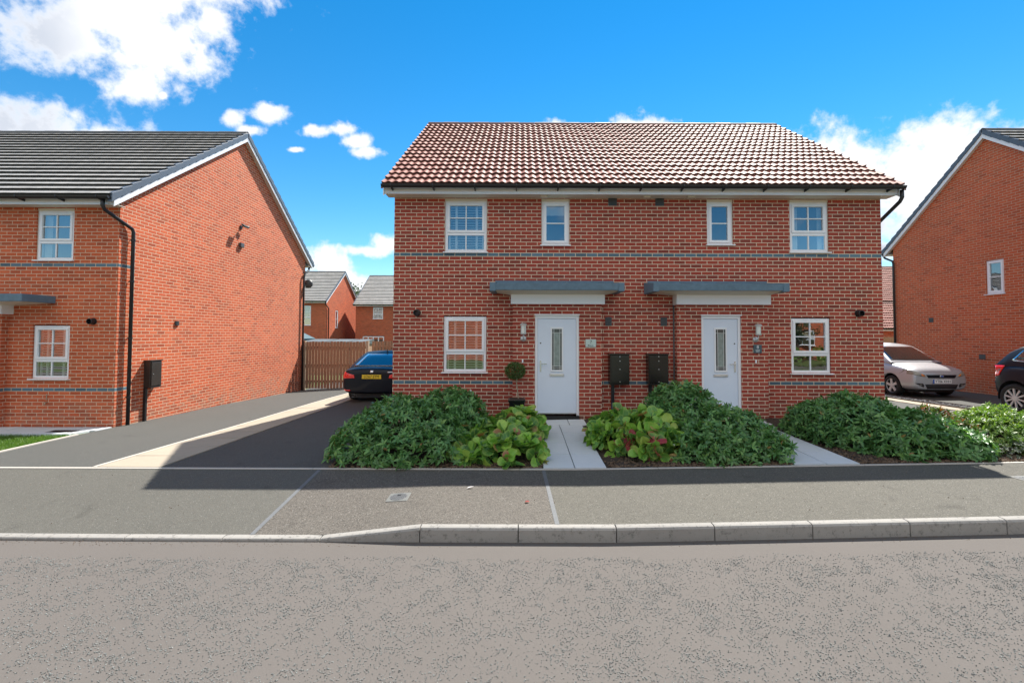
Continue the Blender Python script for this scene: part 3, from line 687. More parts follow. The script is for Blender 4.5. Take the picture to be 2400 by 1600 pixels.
def gable_wall(mb, x, y0, y1, z0, ze, yr, zr, openings=()):
    """gable in the plane X=x: rectangle up to ze and a triangle up to the ridge, openings given as (ya,yb,za,zb)"""
    ys = sorted({y0,y1,*[o[0] for o in openings],*[o[1] for o in openings]}); zs = sorted({z0,ze,*[o[2] for o in openings],*[o[3] for o in openings]})
    for i in range(len(ys)-1):
        for j in range(len(zs)-1):
            cy, cz = (ys[i]+ys[i+1])/2, (zs[j]+zs[j+1])/2
            if any(o[0]<cy<o[1] and o[2]<cz<o[3] for o in openings): continue
            mb.quad((x,ys[i],zs[j]),(x,ys[i+1],zs[j]),(x,ys[i+1],zs[j+1]),(x,ys[i],zs[j+1]))
    mb.poly([(x,y0,ze),(x,y1,ze),(x,yr,zr)])

def make_window(parent, w, h, loc, rz=0.0, style='cottage', blind=None, sillw=0.04, transom=0.40, deep=True, face=0.0):
    """local: x 0..w along the wall, z 0..h, outside is -y. Frame mesh is the part; pane, sill, blind hang under it"""
    fr_ = MB(); F = 0.052; D = 0.065
    fr_.box(0,w,-0.005,D,0,F); fr_.box(0,w,-0.005,D,h-F,h); fr_.box(0,F,-0.005,D,F,h-F); fr_.box(w-F,w,-0.005,D,F,h-F)
    panes = []
    def sash(x0,x1,z0,z1,bars_v,bars_h):
        s = 0.05
        fr_.box(x0,x1,-0.022,D-.01,z0,z0+s); fr_.box(x0,x1,-0.022,D-.01,z1-s,z1); fr_.box(x0,x0+s,-0.022,D-.01,z0+s,z1-s); fr_.box(x1-s,x1,-0.022,D-.01,z0+s,z1-s)
        lights(x0+s,x1-s,z0+s,z1-s,bars_v,bars_h)
    def lights(x0,x1,z0,z1,bars_v,bars_h):
        for k in range(1,bars_v+1): xc = x0+(x1-x0)*k/(bars_v+1); fr_.box(xc-.011,xc+.011,-0.008,D-.03,z0,z1)
        for k in range(1,bars_h+1):
            zc = z0+(z1-z0)*k/(bars_h+1); xx = [x0]+[x0+(x1-x0)*q/(bars_v+1) for q in range(1,bars_v+1)]+[x1]
            for q in range(len(xx)-1): fr_.box(xx[q]+(.011 if q else 0),xx[q+1]-(.011 if q<len(xx)-2 else 0),-0.0075,D-.03,zc-.011,zc+.011)
        panes.append((x0,x1,z0,z1))
    if style == 'cottage':
        t = h*transom
        fr_.box(F,w-F,-0.006,D,t-.028,t+.028)
        sash(F-.012,w-F+.012,t+.03,h-F+.012,1,1)
        lights(F+.004,w-F-.004,F+.004,t-.03,1,0)
    elif style == 'small':
        sash(F-.012,w-F+.012,F-.012,h-F+.012,0,1)
    elif style == 'doors':
        for k in range(4): sash(F-.01+(w-2*F+.02)*k/4,F-.01+(w-2*F+.02)*(k+1)/4,F-.01,h-F+.01,0,0)
    o = fr_.build('window', M['upvc'], None, loc=loc, rot=(0,0,rz), bevel=0.004 if deep else 0)
    wpar(o, parent) if parent is not None else None
    g = MB()
    for x0,x1,z0,z1 in panes: g.quad((x0,0.012,z0),(x1,0.012,z0),(x1,0.012,z1),(x0,0.012,z1))
    g.build('pane', M['glass'], o)
    if sillw:
        s = MB(); s.hexa([(-sillw,-.085,-.028),(w+sillw,-.085,-.028),(w+sillw,.05,-.028),(-sillw,.05,-.028),(-sillw,-.085,-.006),(w+sillw,-.085,-.006),(w+sillw,.05,0.001),(-sillw,.05,0.001)])
        s.build('sill', M['upvc'], o, bevel=0.003)
    r = MB(); q = 0.9
    r.quad((0,.07,0),(0,q,-.1),(0,q,h),(0,.07,h)); r.quad((w,.07,0),(w,.07,h),(w,q,h),(w,q,-.1)); r.quad((0,.07,h),(0,q,h),(w,q,h),(w,.07,h)); r.quad((0,.07,0),(w,.07,0),(w,q,-.1),(0,q,-.1)); r.quad((0,q,-.1),(w,q,-.1),(w,q,h),(0,q,h))
    r.build('interior', M['interior'], o)
    if blind == 'shutter':
        s = MB(); x0,x1 = F+.01,w-F-.01
        cols = [x0,x0+.14,x1-.14,x1]
        for xx in (x0+.13,x1-.17): s.box(xx,xx+.045,.075,.10,F,h-F)
        for xx in (x0,x1-.03): s.box(xx,xx+.03,.075,.10,F,h-F)
        z = F+.03
        while z < h-F-.02:
            s.hexa([(x0,.078,z),(x1,.078,z),(x1,.122,z+.012),(x0,.122,z+.012),(x0,.078,z+.009),(x1,.078,z+.009),(x1,.122,z+.021),(x0,.122,z+.021)]); z += .053
        s.build('shutter', M['shutter'], o)
    elif blind == 'curtain':
        s = MB()
        for a,b in ((F,F+.16),(w-F-.10,w-F)):
            n=10
            for k in range(n):
                xa, xb = a+(b-a)*k/n, a+(b-a)*(k+1)/n; ya = .09+.012*(k%2); yb = .09+.012*((k+1)%2)
                s.quad((xa,ya,F),(xb,yb,F),(xb,yb,h-F),(xa,ya,h-F))
        s.build('curtain', M['fabric'], o)
    elif blind == 'roller':
        s = MB(); s.box(F,w-F,.08,.085,h*0.70,h-F); s.build('roller_blind', M['fabric'], o)
    if style == 'cottage' and deep and transom:
        s = MB(); s.box(w*.22,w*.78,-.016,-.004,h-.034,h-.016); s.build('trickle_vent', M['upvc'], o, bevel=.003)
    return o

def pantile_slope(name, x0, x1, p0, p1, parent, kind):
    """roof slope from eave point p0=(y,z) to ridge p1; courses are real steps"""
    ey, ez = p0; ry, rz_ = p1; L = math.hypot(ry-ey, rz_-ez); sy, sz = (ry-ey)/L, (rz_-ez)/L
    ny, nz = -sz*math.copysign(1,sy) if sy>0 else sz, abs(sy)
    ny = -sz if sy>0 else sz
    gauge = L/round(L/0.30); rows = round(L/0.30)
    if kind == 'pantile':
        per = (x1-x0)/round((x1-x0)/0.15); seg = 8; nxs = round((x1-x0)/per)*seg+1
        xs = np.linspace(x0,x1,nxs); ph = 2*np.pi*(xs-x0)/per
        prof = 0.023*(0.5+0.5*np.cos(ph)) - 0.005*np.sin(ph)
        lip, thick = 0.047, 0.041
    else:
        xs = np.linspace(x0,x1,max(3,int((x1-x0)/0.33)*3)); prof = np.zeros_like(xs); lip, thick = 0.062, 0.058
    V=[]; UV=[]
    for r in range(rows):
        s0, s1 = r*gauge-0.045, (r+1)*gauge
        wob = 0.004*np.sin(xs*7.3+r*2.1) if kind=='pantile' else 0.0015*np.sin(xs*19+r*1.7)
        for s, n in ((s0, lip-thick), (s0, lip), (s0, lip), (s1, 0.004)):
            off = prof + n + (wob if n != 0.004 else 0)
            V.append(np.stack([xs, ey+sy*s+ny*off, ez+sz*s+nz*off],-1)); UV.append(np.stack([xs-x0, np.full_like(xs,(r+0.5)*gauge)],-1))
    V = np.concatenate(V); UV = np.concatenate(UV); nx = len(xs); R = rows*4
    idx = np.arange(R*nx).reshape(R,nx); F=[]
    for r in range(rows):
        for k in (0,2):
            a, b = idx[4*r+k], idx[4*r+k+1]; F.append(np.stack([a[:-1],a[1:],b[1:],b[:-1]],-1))
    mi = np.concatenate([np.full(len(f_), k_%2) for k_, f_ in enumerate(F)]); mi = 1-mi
    F = np.concatenate(F)
    if sy < 0: F = F[:,::-1]
    o = np_mesh(name, V, F, [M['pantile'],M['lip_shade_red']] if kind=='pantile' else [M['flat_tile'],M['lip_shade_grey']], mi=mi, uv=UV, smooth=(kind=='pantile'))
    return wpar(o, parent)

def drainpipe(parent, pts, r=0.034, brackets=(), bdir=(1,0,0)):
    mb = MB(); mb.tube(pts, r, 12); o = wpar(mb.build('drainpipe', M['black_plastic'], None, smooth=False), parent)
    for p in o.data.polygons: p.use_smooth = len(p.vertices)==4
    for (x,y,z) in brackets:
        b = MB(); b.lathe([(r,-.02),(r+.008,-.02),(r+.008,.02),(r,.02)], (x,y,z), 'z', 12); b.tube([(x+bdir[0]*r,y+bdir[1]*r,z),(x+bdir[0]*.07,y+bdir[1]*.07,z)], .008, 6)
        bo = b.build('bracket', M['black_plastic'], None); bo.parent = o
    return o

def build_house(label, cat, base, x0, x1, yf, yb, zb, eave, ridge, brick, kind='flat', openings=(), gap_l=(), gap_r=(), group=None, name='house',
                front_soffit=None, back_eave=None, detail=True, verge='cap', ov=0.13):
    """eave=(y,z) lowest tile edge at the front, ridge=(y,z)"""
    root = empty(name, base); tag(root, label, cat, group)
    ey, ez = eave; ry, rz_ = ridge
    by, bz = back_eave if back_eave else (2*ry-ey, ez)
    slope = (rz_-ez)/(ry-ey)
    zs = front_soffit if front_soffit else ez-0.17
    zwf = ez+(yf-ey)*slope-0.09; zwb = bz+(by-yb)*((rz_-bz)/(by-ry))-0.09; zrw = rz_-0.10
    mb = MB()
    wall_front(mb, x0, x1, zb, zs+0.02, yf, openings)
    mb.quad((x1,yb,zb),(x0,yb,zb),(x0,yb,zwb),(x1,yb,zwb))
    for xx, gp in ((x0,gap_l),(x1,gap_r)):
        gable_wall(mb, xx, yf, yb, zb, zs, ry, zrw-(0.0), gp)
        # wedges beside the triangle up to the underside of the roof
        mb.poly([(xx,yf,zs),(xx,ry,zrw),(xx,yf,zwf)]) if zwf>zs else None
        mb.poly([(xx,yb,zs),(xx,yb,zwb),(xx,ry,zrw)]) if zwb>zs else None
        s = 1 if xx == x0 else -1
        for ya,yb2,za,zb2 in gp:
            q = xx+s*0.10
            mb.quad((xx,ya,za),(q,ya,za),(q,ya,zb2),(xx,ya,zb2)); mb.quad((xx,yb2,za),(xx,yb2,zb2),(q,yb2,zb2),(q,yb2,za))
            mb.quad((xx,ya,zb2),(q,ya,zb2),(q,yb2,zb2),(xx,yb2,zb2)); mb.quad((xx,ya,za),(xx,yb2,za),(q,yb2,za),(q,ya,za))
    mb.keep = False
    wo = mb.build('wall', brick); wpar(wo, root)
    xa, xb = x0-ov, x1+ov
    # roof: two slopes, one part each
    pantile_slope('roof_slope', xa, xb, (ey,ez), (ry,rz_), root, kind)
    pantile_slope('roof_slope', xa, xb, (by,bz), (ry,rz_), root, kind)
    # roof deck closing the underside
    dk = MB(); 
    dk.quad((xa+.01,ey+.03,ez-.03),(xb-.01,ey+.03,ez-.03),(xb-.01,ry,rz_-.05),(xa+.01,ry,rz_-.05)); dk.quad((xa+.01,by-.03,bz-.03),(xa+.01,ry,rz_-.05),(xb-.01,ry,rz_-.05),(xb-.01,by-.03,bz-.03))
    wpar(dk.build('roof_underlay', M['black_plastic']), root)
    # ridge tiles
    rd = MB(); n = max(1,round((xb-xa)/0.45)); st = (xb-xa)/n
    for k in range(n):
        a, b = xa+k*st+.004, xa+(k+1)*st-.004; up = .006*(k%2)
        P = [(-.12,-.045),(-.085,.03),(0,.075+up),(.085,.03),(.12,-.045),(.10,-.05),(0,.05),(-.10,-.05)]
        rd.prism([(0,ry+p,rz_+q) for p,q in P], (a,0,0), (b,0,0))
    wpar(rd.build('ridge_tiles', M['ridge_red'] if kind=='pantile' else M['ridge_grey']), root)
    # soffit, fascia, gutter front and back
    for (gy, gz, wy, sgn) in ((ey,ez,yf,1),(by,bz,yb,-1)):
        zz = zs if sgn==1 else gz-0.17
        f = MB(); fy = gy+sgn*0.07; f.box(x0-ov+.02,x1+ov-.02,min(fy,fy+sgn*.02),max(fy,fy+sgn*.02),zz-.012,gz-.03)
        wpar(f.build('fascia', M['upvc']), root)
        f = MB(); a, b = sorted((fy+sgn*.02, wy+sgn*0.0)); f.box(x0-ov+.02,x1+ov-.02,a,b,zz,zz+.012)
        wpar(f.build('soffit', M['cream']), root)
        g = MB(); gc = gy-sgn*0.062; zc = gz-0.036; R_ = .060
        pr = []
        for k in range(9): t = math.pi+math.pi*k/8; pr.append((gc+R_*math.cos(t), zc+R_*math.sin(t)))
        for k in range(8,-1,-1): t = math.pi+math.pi*k/8; pr.append((gc+(R_-.006)*math.cos(t), zc+(R_-.006)*math.sin(t)))
        g.prism([(0,p,q) for p,q in pr], (x0-ov+.005,0,0), (x1+ov-.005,0,0))
        for xx in (x0-ov, x1+ov-.012): g.prism([(0,p,q) for p,q in pr[:9]], (xx,0,0), (xx+.012,0,0))
        go = wpar(g.build('gutter', M['black_plastic']), root)
        if detail and sgn==1:
            xx = x0+.05; first = None
            while xx < x1+.05:
                if first is None:
                    br = MB(); q = 0.0
                    br.hexa([(q-.010,gc-.045,zc-.058),(q+.010,gc-.045,zc-.058),(q+.010,fy-.001,zc-.085),(q-.010,fy-.001,zc-.085),(q-.010,gc-.045,zc-.045),(q+.010,gc-.045,zc-.045),(q+.010,fy-.001,zc-.03),(q-.010,fy-.001,zc-.03)])
                    br.hexa([(q-.010,gc-.062,zc-.03),(q+.010,gc-.062,zc-.03),(q+.010,gc-.045,zc-.056),(q-.010,gc-.045,zc-.056),(q-.010,gc-.062,zc+.01),(q+.010,gc-.062,zc+.01),(q+.010,gc-.054,zc+.01),(q-.010,gc-.054,zc+.01)])
                    bo = first = br.build('gutter_bracket', M['black_plastic'])
                else: bo = first.copy(); COL.objects.link(bo)
                bo.parent = go; bo.location = (xx,0,0); xx += .82
    # verges: barge board, soffit strip and dry verge caps
    for xe, s, xw in ((x0-ov,1,x0),(x1+ov,-1,x1)):
        v = MB(); b = MB(); u = MB()
        for (gy,gz,sg) in ((ey,ez,1),(by,bz,-1)):
            L = math.hypot(ry-gy, rz_-gz); n = round(L/0.30)
            def P(t, off): return (gy+(ry-gy)*t, gz+(rz_-gz)*t+off)
            if verge == 'cap':
                for k in range(n):
                    t0, t1 = (k-.12)/n, (k+1)/n-.004; q0, q1 = P(t0,0), P(t1,0)
                    xo = xe-s*.022; xi = xe+s*.07; e0=.066
                    v.hexa([(xo,q0[0],q0[1]-.125),(xi,q0[0],q0[1]-.125),(xi,q1[0],q1[1]-.105),(xo,q1[0],q1[1]-.105),(xo,q0[0],q0[1]+e0),(xi,q0[0],q0[1]+e0),(xi,q1[0],q1[1]+.028),(xo,q1[0],q1[1]+.028)])
            else:
                q0, q1 = P(-.02,0), P(1,0)
                v.hexa([(xe-s*.004,q0[0],q0[1]-.06),(xe+s*.03,q0[0],q0[1]-.06),(xe+s*.03,q1[0],q1[1]-.06),(xe-s*.004,q1[0],q1[1]-.06),(xe-s*.004,q0[0],q0[1]+.012),(xe+s*.03,q0[0],q0[1]+.012),(xe+s*.03,q1[0],q1[1]+.012),(xe-s*.004,q1[0],q1[1]+.012)])
            q0, q1 = P(.0,0), P(1,0); d0 = -.205 if sg==1 or True else 0
            b.hexa([(xe,q0[0]+sg*.05,q0[1]-.215),(xe+s*.02,q0[0]+sg*.05,q0[1]-.215),(xe+s*.02,q1[0],q1[1]-.235),(xe,q1[0],q1[1]-.235),(xe,q0[0]+sg*.05,q0[1]-.05),(xe+s*.02,q0[0]+sg*.05,q0[1]-.05),(xe+s*.02,q1[0],q1[1]-.06),(xe,q1[0],q1[1]-.06)])
            u.hexa([(xe+s*.02,q0[0]+sg*.05,q0[1]-.19),(xw,q0[0]+sg*.05,q0[1]-.19),(xw,q1[0],q1[1]-.21),(xe+s*.02,q1[0],q1[1]-.21),(xe+s*.02,q0[0]+sg*.05,q0[1]-.178),(xw,q0[0]+sg*.05,q0[1]-.178),(xw,q1[0],q1[1]-.198),(xe+s*.02,q1[0],q1[1]-.198)])
        wpar(v.build('verge', M['verge_grey'] if verge=='cap' else M['ridge_red'], bevel=.006 if verge=='cap' else 0), root)
        wpar(b.build('barge_board', M['upvc']), root); wpar(u.build('verge_soffit', M['cream']), root)
    return root

def flue(parent, x, y, z, r=.062, n='flue'):
    m_ = MB(); m_.lathe([(r,0),(r,-.10),(r*.82,-.105),(r*.78,-.03),(0,-.03)], (x,y,z), 'y', 24); m_.lathe([(r*1.18,0),(r*1.18,-.012),(r,-.012)], (x,y,z),'y',24)
    return wpar(m_.build(n, M['black_plastic'], smooth=False), parent)
def airbrick(parent, x0,x1,y,z0,z1, axis='y'):
    m_ = MB()
    if axis=='y':
        m_.box(x0,x1,y-.012,y+.01,z0,z1)
        for k in range(5): zz = z0+(z1-z0)*(k+.3)/5; m_.hexa([(x0+.01,y-.024,zz),(x1-.01,y-.024,zz),(x1-.01,y-.012,zz+.012),(x0+.01,y-.012,zz+.012),(x0+.01,y-.024,zz+.004),(x1-.01,y-.024,zz+.004),(x1-.01,y-.012,zz+.016),(x0+.01,y-.012,zz+.016)])
    else:
        m_.box(y-.012,y+.012,x0,x1,z0,z1)
        for k in range(5): zz = z0+(z1-z0)*(k+.3)/5; m_.box(y-.022,y+.022,x0+.01,x1-.01,zz,zz+.008)
    return wpar(m_.build('air_vent', M['vent_grey']), parent)

# ---- the pair of semi-detached houses in the middle
D = 9.2845
wUL = (-1.565,-.69,3.515,4.62); wUS = (.424,1.004,3.665,4.62); wUS2 = (3.826,4.366,3.685,4.62); wUR = (5.528,6.332,3.535,4.62)
wLL = (-1.568,-.692,1.065,2.206); wLR = (5.522,6.326,1.062,2.192)
main = build_house('red brick pair of semi-detached houses under a red pantile roof with two white front doors', 'house', (2.4,D,.1), -2.5977, 7.4037, D, 17.34, -.5,
    (8.9086,4.795), (13.3114,8.034), M['brick'], 'pantile', [wUL,wUS,wUS2,wUR,wLL,wLR], name='semi_detached_house', front_soffit=4.63, verge='plain', ov=.14)
for (o_, st, bl, hd) in ((wUL,'cottage','shutter',.06),(wUS,'small','roller',.06),(wUS2,'small',None,.06),(wUR,'cottage','curtain',.06)):
    h = o_[3]-o_[2]-.055
    make_window(main, o_[1]-o_[0]-.03, h, (o_[0]+.015, D+.035, o_[2]), style=st, blind=bl, transom=.355)
    hb = MB(); hb.box(o_[0],o_[1],D+.02,D+.09,o_[2]+h,o_[3]+.02); hb.box(o_[0],o_[0]+.015,D+.03,D+.09,o_[2],o_[2]+h); hb.box(o_[1]-.015,o_[1],D+.03,D+.09,o_[2],o_[2]+h)
    wpar(hb.build('head_board', M['cream']), main)
for (o_, bl) in ((wLL,'shutter'),(wLR,None)):
    make_window(main, o_[1]-o_[0]-.012, o_[3]-o_[2]-.02, (o_[0]+.006, D+.03, o_[2]), style='cottage', blind=bl, transom=.335)
# porches with canopies and doors
PY = 9.125
def porch(x0, x1, dx0, dx1, cx0, cx1, fx0, fx1, hinge):
    zt = 2.44; dz1 = 2.225
    p = MB(); wall_front(p, x0, x1, -.3, zt, PY, [(dx0,dx1,-.3,dz1)], depth=.085)
    p.quad((x0,PY,-.3),(x0,PY,zt),(x0,D,zt),(x0,D,-.3)); p.quad((x1,PY,-.3),(x1,D,-.3),(x1,D,zt),(x1,PY,zt)); p.quad((x0,PY,zt),(x1,PY,zt),(x1,D,zt),(x0,D,zt))
    wpar(p.build('porch', M['brick_porch']), main)
    # canopy: lead flat roof on a white boxed fascia with splayed soffit
    c = MB(); yl = 8.62
    c.hexa([(cx0+.02,yl+.01,2.672),(cx1-.02,yl+.01,2.672),(cx1-.02,D,2.672),(cx0+.02,D,2.672),(cx0,yl,2.80),(cx1,yl,2.80),(cx1,D-.002,2.875),(cx0,D-.002,2.875)])
    for a,b in ((cx0-.012,cx0+.10),(cx1-.10,cx1+.012)): c.hexa([(a,yl-.006,2.652),(b,yl-.006,2.652),(b,D,2.652),(a,D,2.652),(a,yl-.008,2.815),(b,yl-.008,2.815),(b,D,2.888),(a,D,2.888)])
    c.box(cx0+.06,cx1-.06,D-.012,D-.001,2.80,2.925)
    k = cx0+.75
    while k < cx1-.3: c.tube([(k,yl,2.795),(k,D-.02,2.868)], .022, 8); k += .72
    co = wpar(c.build('canopy', M['lead'], bevel=.006), main)
    f = MB(); f.box(fx0,fx1,9.03,9.27,2.432,2.63)
    fo = f.build('canopy_fascia', M['upvc'], bevel=.003); fo.parent = co; 
    s = MB(); s.hexa([(fx0+.02,9.05,2.62),(fx1-.02,9.05,2.62),(fx1-.02,9.26,2.62),(fx0+.02,9.26,2.62),(cx0+.06,yl+.035,2.671),(cx1-.06,yl+.035,2.671),(cx1-.06,9.27,2.671),(cx0+.06,9.27,2.671)])
    so_ = s.build('canopy_soffit', M['cream']); so_.parent = co
    # door
    z0 = .215; ly = PY+.045
    dm = MB(); dm.box(dx0+.055,dx1-.055,ly,ly+.04,z0+.03,dz1-.075)
    door = wpar(dm.build('door', M['door_paint'], bevel=.003), main)
    fm = MB(); fm.box(dx0,dx0+.052,PY+.02,PY+.09,z0,dz1); fm.box(dx1-.052,dx1,PY+.02,PY+.09,z0,dz1); fm.box(dx0+.052,dx1-.052,PY+.02,PY+.09,dz1-.072,dz1)
    fm.box(dx0-.01,dx1+.01,PY-.03,PY+.02,dz1-.012,dz1+.012)
    q = fm.build('door_frame', M['upvc'], bevel=.004); q.parent = door
    tm = MB(); tm.box(dx0,dx1,PY-.04,PY+.09,.135,z0-.002); tm.parent=None
    q = tm.build('threshold', M['brown_box']); q.parent = door
    tm = MB(); tm.box(dx0+.06,dx1-.06,ly-.012,ly-.001,z0+.032,z0+.05); q = tm.build('weather_bar', M['steel']); q.parent = door
    gc = (dx0+dx1)/2; gw = .098; ga, gb = 1.12, 1.94
    if hinge == 'right': gc -= .0
    g = MB(); g.box(gc-gw,gc+gw,ly-.010,ly+.0,ga,gb); 
    gm = MB()
    for a,b,c_,d_ in ((gc-gw-.03,gc-gw,ga-.035,gb+.035),(gc+gw,gc+gw+.03,ga-.035,gb+.035),(gc-gw,gc+gw,gb,gb+.035),(gc-gw,gc+gw,ga-.035,ga)): gm.box(a,b,ly-.018,ly-.001,c_,d_)
    q = gm.build('glazing_bead', M['upvc'], bevel=.003); q.parent = door
    bo = .038
    g2 = MB(); g2.box(gc-gw+bo,gc+gw-bo,ly-.012,ly-.010,ga+.075,gb-.075)
    q = g.build('door_glass', M['obscure_edge']); q.parent = door
    q = g2.build('door_glass', M['obscure']); q.parent = door
    lm = MB()
    for xx in (gc-gw+bo,gc+gw-bo): lm.box(xx-.0035,xx+.0035,ly-.015,ly-.012,ga,gb)
    for zz in (ga+.04,ga+.075,gb-.075): lm.box(gc-gw,gc+gw,ly-.0155,ly-.0125,zz-.003,zz+.003)
    q = lm.build('lead_came', M['came']); q.parent = door
    lb = MB(); lb.box(gc-.145,gc+.145,ly-.014,ly-.001,.985,1.045); q = lb.build('letter_plate', M['steel'], bevel=.006); q.parent = door
    lb = MB(); lb.box(gc-.12,gc+.12,ly-.019,ly-.014,.995,1.035); q = lb.build('letter_flap', M['chrome'], bevel=.004); q.parent = door
    hx = dx0+.115 if hinge=='right' else dx1-.115; sg = 1 if hinge=='right' else -1
    hm = MB(); hm.box(hx-.014,hx+.014,ly-.012,ly-.001,1.08,1.30); hm.tube([(hx,ly-.012,1.245),(hx,ly-.05,1.245),(hx+sg*.02,ly-.055,1.245),(hx+sg*.125,ly-.055,1.243)], .009, 8)
    q = hm.build('handle', M['chrome'], smooth=False); q.parent = door
    sp = MB(); sp.lathe([(0,-.008),(.012,-.008),(.014,-.001)], (hx,ly,1.655), 'y', 14); q = sp.build('spyhole', M['black_plastic']); q.parent = door
    for ob in (fo, so_): ob.matrix_parent_inverse = Matrix.Identity(4)
    return door
porch(-.154,1.628,.292,1.177,-.575,1.965,-.192,1.677,'right')
porch(3.140,4.962,3.628,4.425,2.535,5.10,3.105,4.982,'left')
# pieces fixed to the front wall
flue(main,-2.108,D,2.262); flue(main,6.90,D,2.277)
airbrick(main,1.80,1.975,D,4.48,4.635); airbrick(main,2.77,2.945,D,4.475,4.63)
airbrick(main,1.73,1.86,D,2.01,2.185); airbrick(main,2.86,2.99,D,2.01,2.185)
for x in (1.02-.0, 2.55, 3.45):    # small eaves vent covers in the soffit
    vb = MB(); vb.box(x-.07-.55*(x<1.1),x+.07-.55*(x<1.1),9.09,9.2,4.60,4.63)
    wpar(vb.build('soffit_vent', M['cream'], bevel=.004), main)
for x,z in ((.046,1.297),(4.71,1.30)):
    bl = MB(); bl.box(x-.014,x+.014,PY-.022,PY,z-.032,z+.032); wpar(bl.build('bell_push', M['upvc'], bevel=.004), main)
sb = MB(); sb.box(1.845,2.005,D-.06,D,.33,.46); wpar(sb.build('socket_box', M['verge_grey'], bevel=.006), main)
mj = MB(); mj.box(3.112,3.139,D-.012,D,-.3,2.43); wpar(mj.build('movement_joint', M['cover_iron']), main)
drainpipe(main, [(7.52,8.89,4.70),(7.52,8.89,4.55),(7.51,8.93,4.48),(7.455,9.40,4.18),(7.45,9.42,4.10),(7.45,9.42,0.0)], .036)
# small stuff low on the left wall
nz = MB(); nz.box(-1.02,-.99,D-.03,D,.62,.70); wpar(nz.build('tap_pipe', M['upvc']), main)

# ---- left house
LX, LY = -8.5175, 9.6053
lU = (-10.287,-9.486,3.372,4.48); lL = (-10.277,-9.497,.872,2.0)
left = build_house('red brick house with grey tiled roof at the left, sunlit gable end beside the drive', 'house', (-13.5,LY,-.15), -18.5, LX, LY, 17.933, -.8,
    (9.255,4.655), (13.7914,7.945), M['brick_left'], 'flat', [lU,lL], front_soffit=4.492, verge='cap', ov=.135)
h = lU[3]-lU[2]-.055
make_window(left, .771, h, (lU[0]+.015,LY+.035,lU[2]), style='cottage', blind='curtain', transom=.36)
hb = MB(); hb.box(lU[0],lU[1],LY+.02,LY+.09,lU[2]+h,lU[3]+.02); hb.box(lU[0],lU[0]+.015,LY+.03,LY+.09,lU[2],lU[2]+h); hb.box(lU[1]-.015,lU[1],LY+.03,LY+.09,lU[2],lU[2]+h); wpar(hb.build('head_board', M['cream']), left)
make_window(left, lL[1]-lL[0]-.012, lL[3]-lL[2]-.02, (lL[0]+.006,LY+.03,lL[2]), style='cottage', blind='shutter', transom=.335)
flue(left,-9.01,LY,2.073)
p = MB(); p.box(-13.0,-10.80,LY-.13,LY,-.5,2.22); wpar(p.build('porch', M['brick_left']), left)
c = MB(); c.box(-13.3,-9.80-.02,LY-.66,LY,2.45,2.60); co = wpar(c.build('canopy', M['lead'], bevel=.006), left)
c = MB(); c.box(-13.02,-10.70,LY-.23,LY,2.215,2.42); fo = c.build('canopy_fascia', M['upvc']); fo.parent = co
c = MB(); c.hexa([(-13,LY-.2,2.40),(-10.74,LY-.2,2.40),(-10.74,LY,2.40),(-13,LY,2.40),(-13.2,LY-.63,2.449),(-9.9,LY-.63,2.449),(-9.9,LY,2.449),(-13.2,LY,2.449)]); fo = c.build('canopy_soffit', M['cream']); fo.parent = co
drainpipe(left, [(-8.56,9.24,4.585),(-8.56,9.24,4.44),(-8.55,9.28,4.36),(-8.455,9.84,4.09),(-8.45,9.87,4.02),(-8.45,9.87,-.2)], .036, [(-8.45,9.87,z) for z in (.45,1.72,2.95,3.85)], (-1,0,0))
drainpipe(left, [(-8.50,18.25,4.55),(-8.46,18.1,4.35),(-8.45,17.75,4.15),(-8.45,17.70,4.0),(-8.45,17.70,-.5)], .036)
airbrick(left, 11.22,11.33, LX+.012, 2.02,2.13, 'x'); vb = MB(); vb.box(LX,LX+.07,13.68,13.85,4.44,4.57); wpar(vb.build('vent_hood', M['vent_grey'], bevel=.008), left)
tp = MB(); tp.tube([(-9.92,LY,.38),(-9.92,LY-.05,.38),(-9.92,LY-.06,.33)], .012, 8); tp.tube([(-9.92,LY-.02,.42),(-9.92,LY-.02,.55)], .008, 6); wpar(tp.build('garden_tap', M['stem_pale']), left)

# ---- right house
RX = 13.957
right = build_house('orange red brick house at the right edge, shaded gable with one small window', 'house', (18,13.4,.06), RX, 24.0, 9.96, 16.96, -.4,
    (9.61,5.02), (13.46,7.985), M['brick_right'], 'flat', [], gap_l=[(13.08,13.60,3.055,4.07)], front_soffit=4.85, verge='cap', ov=.12)
make_window(right, .50, .99, (RX+.035,13.59,3.07), rz=-math.pi/2, style='small')
airbrick(right, 15.36,15.53, RX, 2.28,2.43,'x'); airbrick(right, 13.67,13.86, RX, 1.12,1.27,'x')
drainpipe(right, [(13.90,17.36,4.98),(13.90,17.34,4.85),(13.89,17.25,4.76),(13.89,16.92,4.60),(13.89,16.88,4.5),(13.89,16.88,-.1)], .036)

